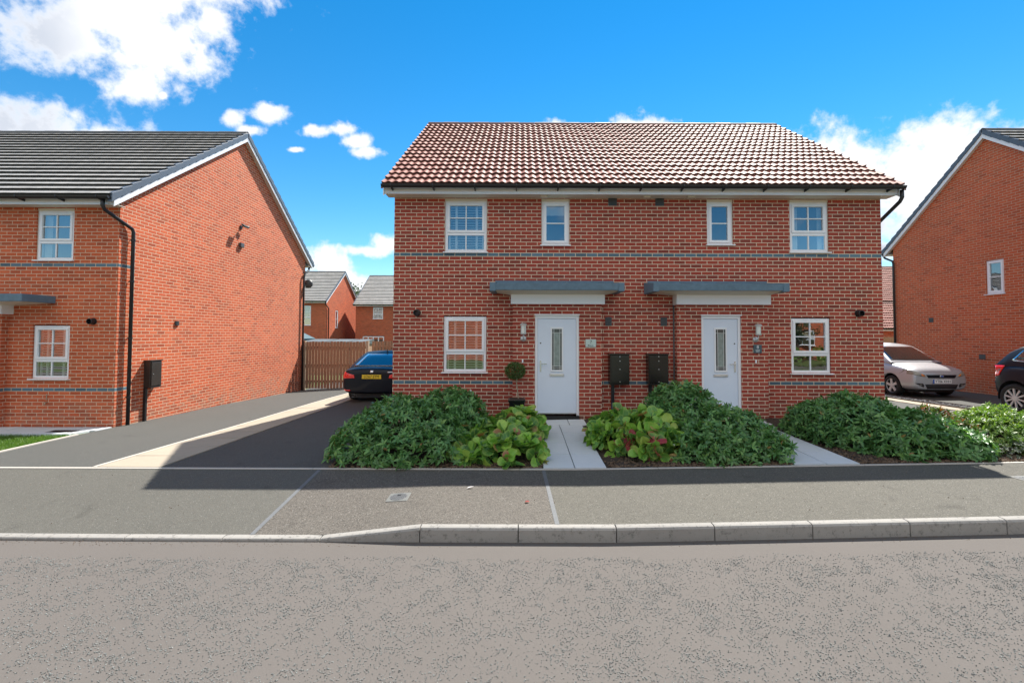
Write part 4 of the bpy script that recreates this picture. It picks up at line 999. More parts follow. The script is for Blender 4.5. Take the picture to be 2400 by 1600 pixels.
# ---- houses further back
bg1 = build_house('brick house behind the fence with grey roof and sunlit gable showing a narrow window', 'house', (-22,44,-.3), -29.0, -17.93, 42.0, 50.3, -.6,
    (41.65,4.83), (46.15,8.10), M['brick_far'], 'flat', [(-20.75,-19.35,2.58,4.45)], gap_r=[(44.1,44.75,2.35,4.1)], verge='cap')
make_window(bg1, 1.38, 1.8, (-20.74,42.03,2.6), style='cottage', deep=False)
make_window(bg1, .64, 1.7, (-17.965,44.11,2.38), rz=math.pi/2, style='small', deep=False)
drainpipe(bg1, [(-17.86,41.64,4.75),(-17.86,41.7,4.5),(-17.84,42.3,4.15),(-17.84,42.3,-.4)], .05)
bgp = MB(); bgp.tube([(-17.86,42.8,.98),(-17.86,50,.85)], .03, 8); wpar(bgp.build('waste_pipe', M['black_plastic']), bg1)
bg2 = build_house('brick house behind the fence with grey roof, white window and patio doors', 'house', (-11,46,-.3), -16.3, -4.5, 45.0, 53.5, -.6,
    (44.6,4.72), (49.4,8.12), M['brick_far'], 'flat', [(-14.6,-13.6,3.28,4.5),(-16.0+.4,-13.45,-.3,1.62)], verge='cap')
make_window(bg2, .98, 1.15, (-14.59,45.03,3.3), style='cottage', deep=False)
make_window(bg2, 2.1, 1.85, (-15.58,45.03,-.28), style='doors', deep=False, sillw=0)
bg3 = build_house('far house with a red pantile roof seen in the gap between the houses', 'house', (30,36,0), 24.0, 36.0, 34.0, 42.0, -.4,
    (33.65,4.40), (38.0,7.55), M['brick_far'], 'pantile', [], verge='plain')
bg4 = build_house('low far garage with a red pantile roof under the taller red roof', 'garage', (26,29,0), 22.2, 30.0, 28.0, 32.2, -.4,
    (27.7,2.28), (30.1,3.95), M['brick_far'], 'pantile', [], verge='plain', name='garage', detail=False)
# house across the street (seen mirrored in the lower right window)
opp = build_house('brick house across the street, mirrored in the ground floor window glass', 'house', (22,-17,0), 12.0, 32.0, -26.0, -17.5, -.3,
    (-26.35,4.7), (-21.75,8.0), M['brick_far'], 'flat', [], verge='cap', detail=False)
opp2 = build_house('second brick house across the street, mirrored in the left ground floor window', 'house', (-9,-18,0), -14.0, -2.5, -26.0, -18.5, -.3,
    (-26.35,4.7), (-22.25,8.0), M['brick_far'], 'pantile', [], verge='cap', detail=False)
opp3 = build_house('third brick house across the street, mirrored in the window of the left house', 'house', (-38,-18,0), -46.0, -30.0, -26.0, -18.5, -.3,
    (-26.35,4.7), (-22.25,8.0), M['brick_far'], 'flat', [], verge='cap', detail=False)
struct(grid('pavement', np.linspace(-40,40,41), np.array([-5.2,-4.4,-3.3]), lambda x,y: 0*x+rise(x), M['pave_c']))
for xx in (17.5, 21.6, 25.5):
    o_ = make_window(opp, 1.7, 1.2, (xx,-17.47,1.0), rz=0, style='cottage', deep=False); o_.rotation_euler = (0,0,math.pi); o_.location = (xx+1.7,-17.46,1.0)

# ------------------------------------------------------------------ plants
def nrm(a): return a/np.maximum(np.linalg.norm(a,axis=-1,keepdims=True),1e-9)
def leaves(P, Dv, Nv, L, W, nt=4, na=3, droop=0.25, fold=0.18, shape=None, wavy=0.0, twist=0.0):
    """batch of leaves: base P, growth direction Dv, face normal Nv, length L, width W"""
    N = len(P); Dv = nrm(Dv); S = nrm(np.cross(Dv, Nv)); Nn = np.cross(S, Dv)
    t = np.linspace(0,1,nt+1); a = np.linspace(-1,1,na)
    sh = shape(t) if shape else np.sin(np.pi*np.clip(t,0,1)**0.85)**0.8
    sh = np.maximum(sh, 0.03)
    T_, A_ = np.meshgrid(t, a, indexing='ij'); T_, A_ = T_.ravel(), A_.ravel(); SH = np.repeat(sh, na)
    L = L[:,None]; W = W[:,None]
    dr = nrng.uniform(0.4,1.5,(N,1))*droop
    up = fold*np.abs(A_)[None,:]*SH[None,:]*W*nrng.uniform(0.3,1.3,(N,1)) - dr*(T_**2)[None,:]*L
    if wavy: up = up + wavy*W*np.sin(T_*9+nrng.uniform(0,6,(N,1)))*np.abs(A_)
    al = T_[None,:]*L*(1-0.12*dr); si = A_[None,:]*SH[None,:]*W*0.5
    V = P[:,None,:] + Dv[:,None,:]*al[...,None] + S[:,None,:]*si[...,None] + Nn[:,None,:]*up[...,None]
    k = (nt+1)*na; idx = np.arange(k).reshape(nt+1,na)
    f = np.stack([idx[:-1,:-1],idx[:-1,1:],idx[1:,1:],idx[1:,:-1]],-1).reshape(-1,4)
    F = (f[None]+(np.arange(N)*k)[:,None,None]).reshape(-1,4)
    uv = np.tile(np.stack([A_*0.5+0.5, T_],-1),(N,1))
    return V.reshape(-1,3), F, uv
def shell_points(ells, n, zmin=0.03, depth=(0.72,1.04), zfun=zg):
    """points and outward normals over a union of half ellipsoids (cx,cy,rx,ry,h)"""
    E = np.array(ells); area = E[:,2]*E[:,3]+E[:,4]*(E[:,2]+E[:,3]); pr = area/area.sum()
    out_p, out_n = [], []
    while sum(map(len,out_p)) < n:
        m = 4*n; k = nrng.choice(len(E), m, p=pr)
        d = nrm(nrng.normal(size=(m,3))); d[:,2] = np.abs(d[:,2])*1.0
        r = nrng.uniform(depth[0]**2, depth[1]**2, m)**0.5
        R = np.stack([E[k,2],E[k,3],E[k,4]],-1); c = np.stack([E[k,0],E[k,1],np.zeros(m)],-1)
        p = c + d*R*r[:,None]; nn = nrm(d/R)
        ok = np.ones(m,bool)
        for e in E:
            q = np.sqrt(((p[:,0]-e[0])/e[2])**2+((p[:,1]-e[1])/e[3])**2+(p[:,2]/e[4])**2); ok &= q > depth[0]*0.985
        ok &= p[:,2] > zmin
        out_p.append(p[ok]); out_n.append(nn[ok])
    p = np.concatenate(out_p)[:n]; nn = np.concatenate(out_n)[:n]; p[:,2] += zfun(p[:,0],p[:,1]); return p, nn
def rosettes(p, nn, k, ang, upw=0.35, jit=0.35, L=(0.07,0.12), ratio=0.42, back=0.02, stem=0.0):
    """k leaves round each shoot tip"""
    ax = nrm(nn*0.8+np.array([0,0,upw])+nrng.normal(0,jit,(len(p),3)))
    ref = nrm(np.cross(ax, nrm(nrng.normal(size=ax.shape)))); ref2 = np.cross(ax, ref)
    P, Dv, Nv, Ls = [], [], [], []
    for i in range(k):
        th = 2*np.pi*i/k+nrng.uniform(-0.35,0.35,len(p)); al = np.radians(nrng.uniform(ang[0],ang[1],len(p)))
        rd = ref*np.cos(th)[:,None]+ref2*np.sin(th)[:,None]
        dv = ax*np.cos(al)[:,None]+rd*np.sin(al)[:,None]
        P.append(p - ax*nrng.uniform(0,back,(len(p),1)) + dv*stem); Dv.append(dv); Nv.append(nrm(ax*np.sin(al)[:,None]-rd*np.cos(al)[:,None]+nrng.normal(0,.12,ax.shape)))
        Ls.append(nrng.uniform(L[0],L[1],len(p)))
    P, Dv, Nv, Ls = map(np.concatenate, (P,Dv,Nv,Ls)); return P, Dv, Nv, Ls, Ls*ratio*nrng.uniform(.85,1.15,len(Ls))
def stems_mesh(name, roots, tips, r, mat, parent):
    mb = MB()
    for a,b in zip(roots,tips):
        a = Vector(a); b = Vector(b); m_ = (a+b)/2+Vector((rnd.uniform(-.04,.04),rnd.uniform(-.04,.04),.06)); mb.tube([a,m_,b],[r,r*.8,r*.4],5,False)
    o = mb.build(name, mat, None, smooth=True); return wpar(o, parent)
def bush(name, label, cat, ells, n_shoots, k, mat, ang=(55,88), L=(0.07,0.12), ratio=0.42, droop=0.3, inner=0.35, group=None, upw=0.35, jit=0.35, nt=4, fold=0.2, shape=None, part='foliage', zmin=0.03, wavy=0, na=3, stem=0.0, extra=None, depth=(0.86,1.04)):
    cx = float(np.mean([e[0] for e in ells])); cy = float(np.mean([e[1] for e in ells]))
    root = empty(name, (cx,cy,float(zg(cx,cy)))); tag(root, label, cat, group)
    p, nn = shell_points(ells, n_shoots, zmin, depth)
    if inner:
        p2, n2 = shell_points([(e[0],e[1],e[2]*.82,e[3]*.82,e[4]*.84) for e in ells], int(n_shoots*inner), zmin); p = np.concatenate([p,p2]); nn = np.concatenate([nn,n2])
    P, Dv, Nv, Ls, Ws = rosettes(p, nn, k, ang, upw, jit, L, ratio, stem=stem)
    gz = zg(P[:,0],P[:,1])+0.02; P[:,2] = np.maximum(P[:,2], gz)
    if extra is not None:
        sel = extra[0](P); 
        V,F,uv = leaves(P[sel],Dv[sel],Nv[sel],Ls[sel],Ws[sel],nt,na,droop,fold,shape,wavy); o = np_mesh(extra[1], V, F, extra[2], uv=uv, smooth=True); wpar(o, root)
        P,Dv,Nv,Ls,Ws = P[~sel],Dv[~sel],Nv[~sel],Ls[~sel],Ws[~sel]
    V,F,uv = leaves(P,Dv,Nv,Ls,Ws,nt,na,droop,fold,shape,wavy)
    gz = zg(V[:,0],V[:,1])+0.006; V[:,2] = np.maximum(V[:,2], gz)
    wpar(np_mesh(part, V, F, mat, uv=uv, smooth=True), root)
    sel = nrng.choice(len(p), min(len(p), 90), False); rt = p[sel].copy(); c = np.array([cx,cy,0]); rt[:,:2] = rt[:,:2]*0.45+c[:2]*0.55; rt[:,2] = zg(rt[:,0],rt[:,1])
    stems_mesh('stems', rt, p[sel], 0.007, M['twig'], root)
    return root, p, nn
vib_g = 'evergreen shrubs in the front beds'
bush('shrub','large dark green evergreen mound between the left drive and the bergenia','shrub',[(-1.68,7.08,1.02,.97,.78),(-1.15,7.5,.70,.85,.88),(-2.25,6.85,.56,.74,.58),(-1.5,6.55,.98,.52,.46),(-2.15,7.85,.55,.8,.72)],1500,6,M['vib'],group=vib_g,ang=(38,100),jit=.6,upw=.25,ratio=.38,droop=.42,fold=.25,L=(.055,.112))
r_, p_, n_ = bush('shrub','dark green evergreen mound dotted with tiny white flowers between the two paths','shrub',[(2.75,7.85,.75,.85,.87),(3.15,7.0,.72,.87,.60),(2.65,6.65,.6,.55,.46),(3.54,6.68,.36,.52,.38)],1400,6,M['vib'],group=vib_g,ang=(38,100),jit=.6,upw=.25,ratio=.38,droop=.42,fold=.25,L=(.055,.108))
# flower heads
sel = np.where((n_[:,2]>0.35)&(p_[:,1]<7.7))[0]; sel = nrng.choice(sel, 30, False); fp=[]; fn=[]
for i in sel:
    for q in range(9): fp.append(p_[i]+n_[i]*0.03+nrng.normal(0,.011,3)); fn.append(nrm(n_[i]+nrng.normal(0,.5,3)))
fp=np.array(fp); fn=np.array(fn); d_=nrm(np.cross(fn,nrng.normal(size=fn.shape)))
V,F,uv = leaves(fp,d_,fn,np.full(len(fp),.013),np.full(len(fp),.012),2,3); wpar(np_mesh('flowers',V,F,M['petal'],uv=uv),r_)
bush('shrub','wide dark green evergreen mound right of the second path under the window','shrub',[(5.38,7.35,.76,.92,.74),(5.85,6.88,.75,.72,.56),(5.02,7.72,.46,.7,.57),(6.25,6.60,.44,.46,.36),(5.45,6.68,.46,.52,.46)],1500,6,M['vib'],group=vib_g,ang=(38,100),jit=.6,upw=.25,ratio=.38,droop=.42,fold=.25,L=(.055,.112))
rs = lambda t: np.clip(np.sin(np.pi*np.clip(t*0.93+0.05,0,1)**1.25)**0.55,0.08,1)
rs2 = lambda t: np.where(t<0.22, 0.07, np.clip(1-((t-0.62)/0.392)**2,0.0,1)**0.5)
bg_g = 'bergenia clumps beside the middle path'
bush('bergenia','bright green clump of round leathery leaves left of the middle path','plant',[(-.25,7.1,.55,.75,.43),(-.1,6.52,.46,.38,.31),(.0,7.8,.40,.6,.44),(-.58,6.50,.36,.34,.30)],155,4,M['berg'],ang=(35,85),L=(.13,.22),ratio=.80,droop=.16,fold=.22,nt=8,na=5,shape=rs2,wavy=.06,inner=.35,group=bg_g,upw=.18,jit=.45,part='leaves',depth=(.8,1.02))
bush('bergenia','round leaved clump with red and lime leaves right of the middle path','plant',[(1.60,7.35,.50,.8,.46),(2.05,7.05,.42,.6,.54),(1.85,6.68,.46,.32,.34)],135,4,M['berg'],ang=(35,85),L=(.13,.22),ratio=.80,droop=.16,fold=.22,nt=8,na=5,shape=rs2,wavy=.06,inner=.35,group=bg_g,upw=.18,jit=.45,part='leaves',depth=(.8,1.02),
     extra=(lambda P: (np.hypot(P[:,0]-1.66,P[:,1]-6.5)<0.26)&(nrng.random(len(P))<0.30), 'red_leaves', M['berg_red']))
bush('shrub','green shrub with reddish upright shoot tips between the dark mound and the bright shrub','shrub',[(6.60,7.35,.36,.5,.54),(6.5,6.8,.3,.35,.42)],150,8,M['pieris'],ang=(25,70),L=(.07,.11),ratio=.28,droop=.1,upw=.9,inner=.3)
bush('shrub','bright lime green sunlit shrub of fine leaves at the right edge','shrub',[(7.45,7.2,.72,.62,.52),(7.10,6.85,.5,.45,.44),(8.2,7.2,.8,.6,.47),(7.75,7.45,.4,.4,.55)],900,9,M['choisya'],ang=(30,80),L=(.05,.095),ratio=.30,droop=.15,upw=.6,inner=.3)
bush('shrub','low silvery grey shrub under the bright lime shrub','shrub',[(7.05,6.42,.5,.2,.19),(7.6,6.45,.45,.22,.22)],260,8,M['greyleaf'],ang=(30,80),L=(.025,.05),ratio=.35,droop=.1,inner=.3)

# topiary in a pot
tr_ = empty('topiary', (-.065,8.95,.118)); tag(tr_, 'clipped ball topiary on a bare leaning stem in a black pot beside the left door', 'potted plant')
mb = MB(); mb.hexa([(-.185,8.83,.12),(.055,8.83,.12),(.055,9.07,.12),(-.185,9.07,.12),(-.22,8.79,.56),(.09,8.79,.56),(.09,9.1,.56),(-.22,9.1,.56)])
mb.box(-.232,.102,8.778,9.112,.53,.575); wpar(mb.build('pot', M['pot'], bevel=.008), tr_)
mb = MB(); mb.box(-.20,.07,8.82,9.08,.55,.578); wpar(mb.build('compost', M['soil']), tr_)
mb = MB(); mb.tube([(-.035,8.95,.55),(-.055,8.95,.75),(-.085,8.945,.98),(-.095,8.94,1.06)],[.012,.011,.010,.010],8,False); wpar(mb.build('stem', M['stem_pale'], smooth=True), tr_)
d_ = nrm(nrng.normal(size=(3400,3))); rr = nrng.uniform(.55,1.0,3400)**.5*nrng.uniform(.93,1.05,3400)
P = np.array([-.098,8.94,1.115])+d_*rr[:,None]*np.array([.200,.195,.168])
V,F,uv = leaves(P, nrm(d_+nrng.normal(0,.6,d_.shape)), nrm(d_+nrng.normal(0,.5,d_.shape)), nrng.uniform(.018,.034,3400), nrng.uniform(.009,.016,3400), 2, 3, .1, .1)
wpar(np_mesh('leaf_ball', V, F, M['box'], uv=uv), tr_)

# distant trees between the far houses
def tree(label, x, y, zb, h, r, n=2600, ls=(.25,.5)):
    root = empty('tree', (x,y,zb)); tag(root, label, 'tree')
    mb = MB(); mb.tube([(x,y,zb),(x+.05,y,zb+h*.3),(x-.05,y,zb+h*.55),(x,y,zb+h*.85)],[.22,.17,.12,.04],8,False)
    for q in range(7):
        a = q*2.4; z0 = zb+h*(.35+.06*q); mb.tube([(x,y,z0),(x+math.cos(a)*r*.4,y+math.sin(a)*r*.4,z0+h*.12),(x+math.cos(a)*r*.8,y+math.sin(a)*r*.8,z0+h*.16)],[.08,.06,.02],6,False)
    wpar(mb.build('trunk', M['twig'], smooth=True), root)
    P=[]; 
    for q in range(26):
        c = np.array([nrng.normal(0,r*.45),nrng.normal(0,r*.45),nrng.uniform(h*.42,h*.95)]); m_=n//26
        P.append(c+nrm(nrng.normal(size=(m_,3)))*nrng.uniform(.3,1,(m_,1))*r*.36)
    P = np.concatenate(P)+np.array([x,y,zb]); d_ = nrm(nrng.normal(size=P.shape))
    V,F,uv = leaves(P,d_,nrm(nrng.normal(size=P.shape)+np.array([0,0,.8])),nrng.uniform(ls[0],ls[1],len(P)),nrng.uniform(ls[0],ls[1],len(P))*.6,2,3)
    wpar(np_mesh('crown', V, F, M['treeleaf'], uv=uv), root)
tree('dark green tree far behind, its top showing between the two grey roofed houses', -26.5, 75, -.4, 10.3, 4.5)
bush('hedge','clipped green hedge across the road, mirrored low in the ground floor window','hedge',[(10.5,-9.8,1.8,.5,.9),(13.5,-9.8,1.8,.5,1.0),(16.5,-9.8,1.8,.5,.85),(19.4,-9.8,1.8,.5,1.0)],700,7,M['choisya'],ang=(30,90),L=(.10,.17),ratio=.5,inner=0)
tree('leafy street tree across the road, mirrored in the lower right window', 19.3, -13.2, 0, 3.2, 1.1, 1500, (.10,.2))

# ------------------------------------------------------------------ fence, gate
def board_fence(name, label, cat, x0, x1, y, z0, z1, mat, bw=.10, gap=.013, arched=False, group=None, slope=0.0, posts=(), rail_back=True):
    root = empty(name, ((x0+x1)/2,y,z0)); tag(root, label, cat, group)
    x = x0; k = 0
    while x < x1-.03:
        w_ = min(bw*rnd.uniform(.94,1.05), x1-x); mb = MB(); t = rnd.uniform(-.012,.012)
        zz1 = z1+rnd.uniform(-.012,.012); zz0 = z0+slope*(x-x0)+rnd.uniform(-.012,.012)
        mb.box(x,x+w_,y-.011+rnd.uniform(-.003,.003),y+.011,zz0,zz1)
        wpar(mb.build('board', mat), root); x += w_+gap*rnd.uniform(.6,1.6); k += 1
    mb = MB()
    for zz in (z0+.28,(z0+z1)/2,z1-.22): mb.box(x0,x1,y+.013,y+.055,zz-.045,zz+.045)
    wpar(mb.build('rail', mat), root)
    for px_ in posts:
        mb = MB(); mb.box(px_-.05,px_+.05,y-.045,y+.055,z0-.1,z1+.03); wpar(mb.build('post', M['wood_pale']), root)
    return root
board_fence('gate','brown boarded side gate with gaps of light, closing the left drive','gate',-8.41,-6.07,17.9,-.31,1.52,M['wood'],gap=.022,posts=(-8.47,-6.0))
board_fence('fence','weathered board fence behind the black car, joining the middle house','fence',-5.93,-2.62,18.25,-.22,1.53,M['wood'],gap=.028,posts=(-4.2,))
board_fence('fence','dark board fence in the gap beyond the silver car','fence',20.5,30.5,26.5,0,1.75,M['wood'],gap=.01,posts=(22,25,28))
# long garden fence and low roofs behind the gate
board_fence('fence','dark low board fence crossing the gardens in front of the far brick houses','fence',-24,-9,38.0,-.5,1.2,M['wood_dark'],bw=.5,gap=.02)
pr = empty('parasol', (-13.9,28.0,-.4)); tag(pr, 'folded down teal garden parasol peeking over the gate', 'parasol')
mb = MB(); cx,cy,cz = -13.9,28.0,2.15; n = 8; R_=1.25
for k in range(n):
    a0,a1 = 2*math.pi*k/n,2*math.pi*(k+1)/n
    mb.poly([(cx,cy,cz),(cx+R_*math.cos(a0),cy+R_*math.sin(a0),cz-.62),(cx+R_*math.cos(a1),cy+R_*math.sin(a1),cz-.62)])
    mb.quad((cx+R_*math.cos(a0),cy+R_*math.sin(a0),cz-.62),(cx+R_*math.cos(a0),cy+R_*math.sin(a0),cz-.8),(cx+R_*math.cos(a1),cy+R_*math.sin(a1),cz-.8),(cx+R_*math.cos(a1),cy+R_*math.sin(a1),cz-.62))
wpar(mb.build('canopy', M['teal']), pr); mb = MB(); mb.tube([(cx,cy,-.4),(cx,cy,cz+.06)],.03,8); wpar(mb.build('pole', M['steel']), pr)
for k,(x0,x1) in enumerate(((-12.6,-11.2),(-11.1,-9.9),(-9.8,-9.0))):
    sh = empty('garden_shed', ((x0+x1)/2,27,-.4)); tag(sh, ['pale roofed garden shed showing over the gate next to the teal parasol','middle of the three low pale shed roofs over the gate','rightmost of the three low pale shed roofs over the gate'][k], 'shed', 'low shed roofs over the gate')
    mb = MB(); mb.box(x0+.05,x1-.05,26.2,27.8,-.45,1.225); wpar(mb.build('wall', M['wood']), sh)
    mb = MB(); mb.hexa([(x0,26.05,1.22),(x1,26.05,1.22),(x1,27.95,1.22),(x0,27.95,1.22),(x0,26.05,1.36),(x1,26.05,1.36),(x1,27.95,1.50),(x0,27.95,1.50)]); wpar(mb.build('roof', M['shed_roof']), sh)

# ------------------------------------------------------------------ things on the walls
def wall_lamp(x, y, z, label, flip):
    r = empty('wall_lamp', (x,y,z)); tag(r, label, 'lamp', 'wall lamps beside the front doors')
    mb = MB(); mb.lathe([(0,-.022),(.045,-.020),(.058,-.008),(.058,0)], (x,y,z), 'y', 22); wpar(mb.build('back_plate', M['steel'], smooth=True), r)
    mb = MB(); mb.tube([(x,y-.015,z),(x,y-.06,z-.02),(x,y-.10,z+.01),(x,y-.115,z+.075)], .010, 8); wpar(mb.build('arm', M['steel'], smooth=True), r)
    mb = MB(); c = (x,y-.115,z+.08); mb.lathe([(0,0),(.050,0),(.056,.02),(.056,.03)], c, 'z', 20); mb.lathe([(0,.225),(.045,.225),(.070,.20),(.070,.185),(0,.185)], c, 'z', 20)
    for k in range(4): a = k*math.pi/2+.4; mb.tube([(c[0]+.053*math.cos(a),c[1]+.053*math.sin(a),c[2]+.02),(c[0]+.053*math.cos(a),c[1]+.053*math.sin(a),c[2]+.19)], .004, 6)
    wpar(mb.build('cage', M['steel']), r)
    mb = MB(); mb.lathe([(0,.03),(.047,.03),(.047,.186),(0,.186)], c, 'z', 20); wpar(mb.build('shade', M['lampglass'], smooth=False), r)
wall_lamp(.060,PY,1.745,'steel wall lamp with round back plate left of the left front door',0)
wall_lamp(4.712,PY,1.742,'steel wall lamp with round back plate above the dark number sign',0)
sg = empty('number_sign', (1.41,PY,1.655)); tag(sg, 'pale rectangular house sign with a dark number 7', 'house sign')
mb = MB(); mb.box(1.303,1.513,PY-.022,PY-.010,1.58,1.735); wpar(mb.build('plate', M['sign_glass'], bevel=.002), sg)
mb = MB()
for xx in (1.32,1.496):
    for zz in (1.595,1.72): mb.lathe([(.006,0),(.006,-.024),(0,-.024)], (xx,PY,zz), 'y', 8)
wpar(mb.build('fixing', M['steel']), sg)
text_mesh('numeral','7',.085,M['ink'],sg,(0.0,-.0225,.024)).matrix_parent_inverse = Matrix.Identity(4)
mb = MB(); xq = 1.350       # the house name under the numeral, too small to read
for wq,hq in ((.016,.022),(.009,.013),(.012,.017),(.014,.013),(.009,.013),(.013,.013),(.012,.017)): mb.box(xq,xq+wq,PY-.0235,PY-.0222,1.603,1.603+hq); xq += wq+.0035
wpar(mb.build('lettering', M['ink']), sg)
sg = empty('number_sign', (4.744,PY,1.553)); tag(sg, 'dark slate house sign with a white number 8', 'house sign')
mb = MB(); mb.box(4.662,4.826,PY-.020,PY-.006,1.470,1.636); wpar(mb.build('plate', M['sign_slate'], bevel=.003), sg)
text_mesh('numeral','8',.092,M['sign_white'],sg,(0.0,-.0215,.034)).matrix_parent_inverse = Matrix.Identity(4)
mb = MB()
for z_,ws in ((1.520,(.011,.014,.009,.013,.010,.012)),(1.494,(.012,.009,.013,.010,.011))):
    xq = 4.744-sum(ws)/2-.008
    for wq in ws: mb.box(xq,xq+wq,PY-.0222,PY-.0206,z_,z_+.013); xq += wq+.003
wpar(mb.build('lettering', M['sign_white']), sg)
def meter_box(label, x0, x1, z0, z1, y, side=None, pipe=None, group='meter boxes between the doors', mat='brown_box', dp=.20):
    """side None: on a wall facing -y; otherwise on the gable X=y facing +x with x0..x1 running along Y"""
    def T_(a,b,c): return (a,y-b,c) if side is None else (y+b,a,c)
    def bx(mb,a0,a1,b0,b1,c0,c1):
        p=[T_(a0,b0,c0),T_(a1,b0,c0),T_(a1,b1,c0),T_(a0,b1,c0),T_(a0,b0,c1),T_(a1,b0,c1),T_(a1,b1,c1),T_(a0,b1,c1)]; mb.hexa(p)
    r = empty('meter_box', T_((x0+x1)/2,0,z0)); tag(r, label, 'meter box', group)
    mb = MB(); bx(mb,x0,x1,0,dp,z0,z1); wpar(mb.build('case', M[mat], bevel=.012), r)
    mb = MB(); bx(mb,x0+.02,x1-.02,dp,dp+.016,z0+.03,z1-.03); wpar(mb.build('door', M[mat], bevel=.008), r)
    mb = MB(); bx(mb,x0-.012,x1+.012,0,dp+.025,z1-.004,z1+.016); bx(mb,x0+.01,x1-.01,0,dp+.022,z0-.014,z0-.001); wpar(mb.build('lid', M[mat], bevel=.005), r)
    mb = MB()
    for f in (.93,.78,.5,.08) if side is None else (.5,): 
        a=(x0+x1)/2 if side is None else x0+.07; c=z0+(z1-z0)*f; bx(mb,a-.008,a+.008,dp+.016,dp+.022,c-.008,c+.008)
    wpar(mb.build('lock', M['steel']), r)
    px_ = pipe if pipe else (x0+x1)/2
    mb = MB(); bx(mb,px_-.03,px_+.03,.0,.055,-.35,z0-.012); wpar(mb.build('conduit', M['black_plastic'], bevel=.006), r)
meter_box('dark brown meter box nearer the left door, with a vertical row of screws',1.785,2.175,.848,1.435,D,pipe=1.87)
meter_box('dark brown meter box nearer the second door, left of the joint in the wall',2.553,2.953,.850,1.437,D,pipe=2.63)
meter_box('brown meter box on the sunlit gable wall with a pipe below',10.33,10.66,.60,1.20,LX,side=1,pipe=10.36,group=None,mat='brown_box_lit',dp=.15)
# dish at the rear corner and a bracket on the gable
r = empty('satellite_dish', (-8.44,17.86,3.72)); tag(r, 'dark satellite dish at the rear corner of the left house', 'satellite dish')
mb = MB(); mb.lathe([(.001,-.06),(.08,-.05),(.14,-.02),(.18,.03),(.175,.035),(.12,-.005),(.001,-.045)], (-8.42,17.98,3.80), 'y', 24); wpar(mb.build('dish', M['vent_grey'], smooth=True), r)
mb = MB(); mb.tube([(-8.51,17.9,3.72),(-8.4,17.95,3.75),(-8.42,18.02,3.80)],.02,8); mb.tube([(-8.42,17.93,3.62),(-8.42,17.70,3.70)],.012,6); wpar(mb.build('arm', M['vent_grey']), r)
r = empty('security_light', (LX,13.75,5.05)); tag(r, 'small black security light high on the sunlit gable', 'light')
mb = MB(); mb.box(LX,LX+.03,13.70,13.80,5.0,5.1); mb.tube([(LX+.02,13.75,5.05),(LX+.10,13.75,5.08),(LX+.18,13.70,5.10)],.012,6); wpar(mb.build('bracket', M['black_plastic'], bevel=.006), r)
mb = MB(); mb.hexa([(LX+.16,13.52,5.06),(LX+.24,13.56,5.0),(LX+.24,13.76,5.0),(LX+.16,13.76,5.06),(LX+.16,13.52,5.12),(LX+.25,13.56,5.06),(LX+.25,13.76,5.06),(LX+.16,13.76,5.12)]); mb.tube([(LX+.1,13.78,5.08),(LX+.14,13.95,5.10)],.03,8); wpar(mb.build('lamp_head', M['black_plastic'], bevel=.006), r)

# covers in the pavement
def cover(label, x, y, w_, h_, rz, rnd_lid=True):
    z = float(z_pave(np.array([x]),np.array([y]))[0])
    gx_ = float(z_pave(np.array([x+.1]),np.array([y]))[0]-z)/.1; gy_ = float(z_pave(np.array([x]),np.array([y+.1]))[0]-z)/.1
    r = empty('manhole_cover', (x,y,z+.006), rz); r.rotation_euler = Euler((math.atan(gy_),-math.atan(gx_),rz)); tag(r, label, 'manhole cover', 'covers set in the pavement')
    mb = MB(); mb.box(-w_/2,w_/2,-h_/2,h_/2,-.03,0); mb.build('frame', M['cover_frame'], r, bevel=.004)
    mb = MB()
    if rnd_lid: mb.lathe([(0,.003),(w_*.40,.003),(w_*.42,-.002)], (0,0,0), 'z', 28)
    else: mb.box(-w_*.43,w_*.43,-h_*.43,h_*.43,-.01,.003)
    lid = mb.build('lid', M['cover_iron'], r)
    mb = MB()
    for i in range(-4,5):
        for j in range(-4,5):
            if math.hypot(i,j)<4.3 or not rnd_lid: a,b = i*w_*.085,j*h_*.085; mb.box(a-w_*.026,a+w_*.026,b-h_*.026,b+h_*.026,.0028,.006)
    mb.build('tread_pattern', M['cover_iron'], lid)
    mb = MB(); mb.box(-.02,.02,h_*.1,h_*.1+.02,.006,.0075); mb.build('key_slot', M['ink'], lid)
cover('small square cover with a round lid between the two joint lines', -1.35, 5.13, .235, .235, 0.02)
cover('pale square cover at the right edge of the pavement', 6.15, 5.35, .45, .45, 0.05, False)
r = empty('drain_cover', (-8.95,9.02,-.11)); tag(r,'dark drain cover let into the slabs by the left house corner','drain cover'); mb = MB(); zc=float(zg(-8.95,9.0))+.018; mb.box(-9.25,-8.72,8.92,9.12,zc-.02,zc+.004); wpar(mb.build('frame', M['cover_iron']), r)
mb = MB()
for k in range(9): mb.box(-9.22+k*.057,-9.19+k*.057,8.94,9.10,zc+.0045,zc+.010)
wpar(mb.build('grating', M['ink']), r)
# a dropped leaf on the pavement
P = np.array([[-.62,5.35,float(z_pave(np.array([-.62]),np.array([5.35]))[0])+.006],[.05,4.93,float(z_pave(np.array([.05]),np.array([4.93]))[0])+.006]])
for k in range(2):
    V,F,uv = leaves(P[k:k+1], np.array([[1.,.25*(1-2*k),.0]]), np.array([[0,0,1.]]), np.array([.085-.03*k]), np.array([.028+.01*k]), 4, 3, -.12, .3)
    o = np_mesh('fallen_leaf', V, F, M['petal'] if k==0 else M['berg_red'], uv=uv, smooth=True); tag(o, ['pale fallen leaf lying in the shade on the pavement','reddish fallen leaf lying on the sunny pavement'][k], 'leaf', 'fallen leaves on the pavement')

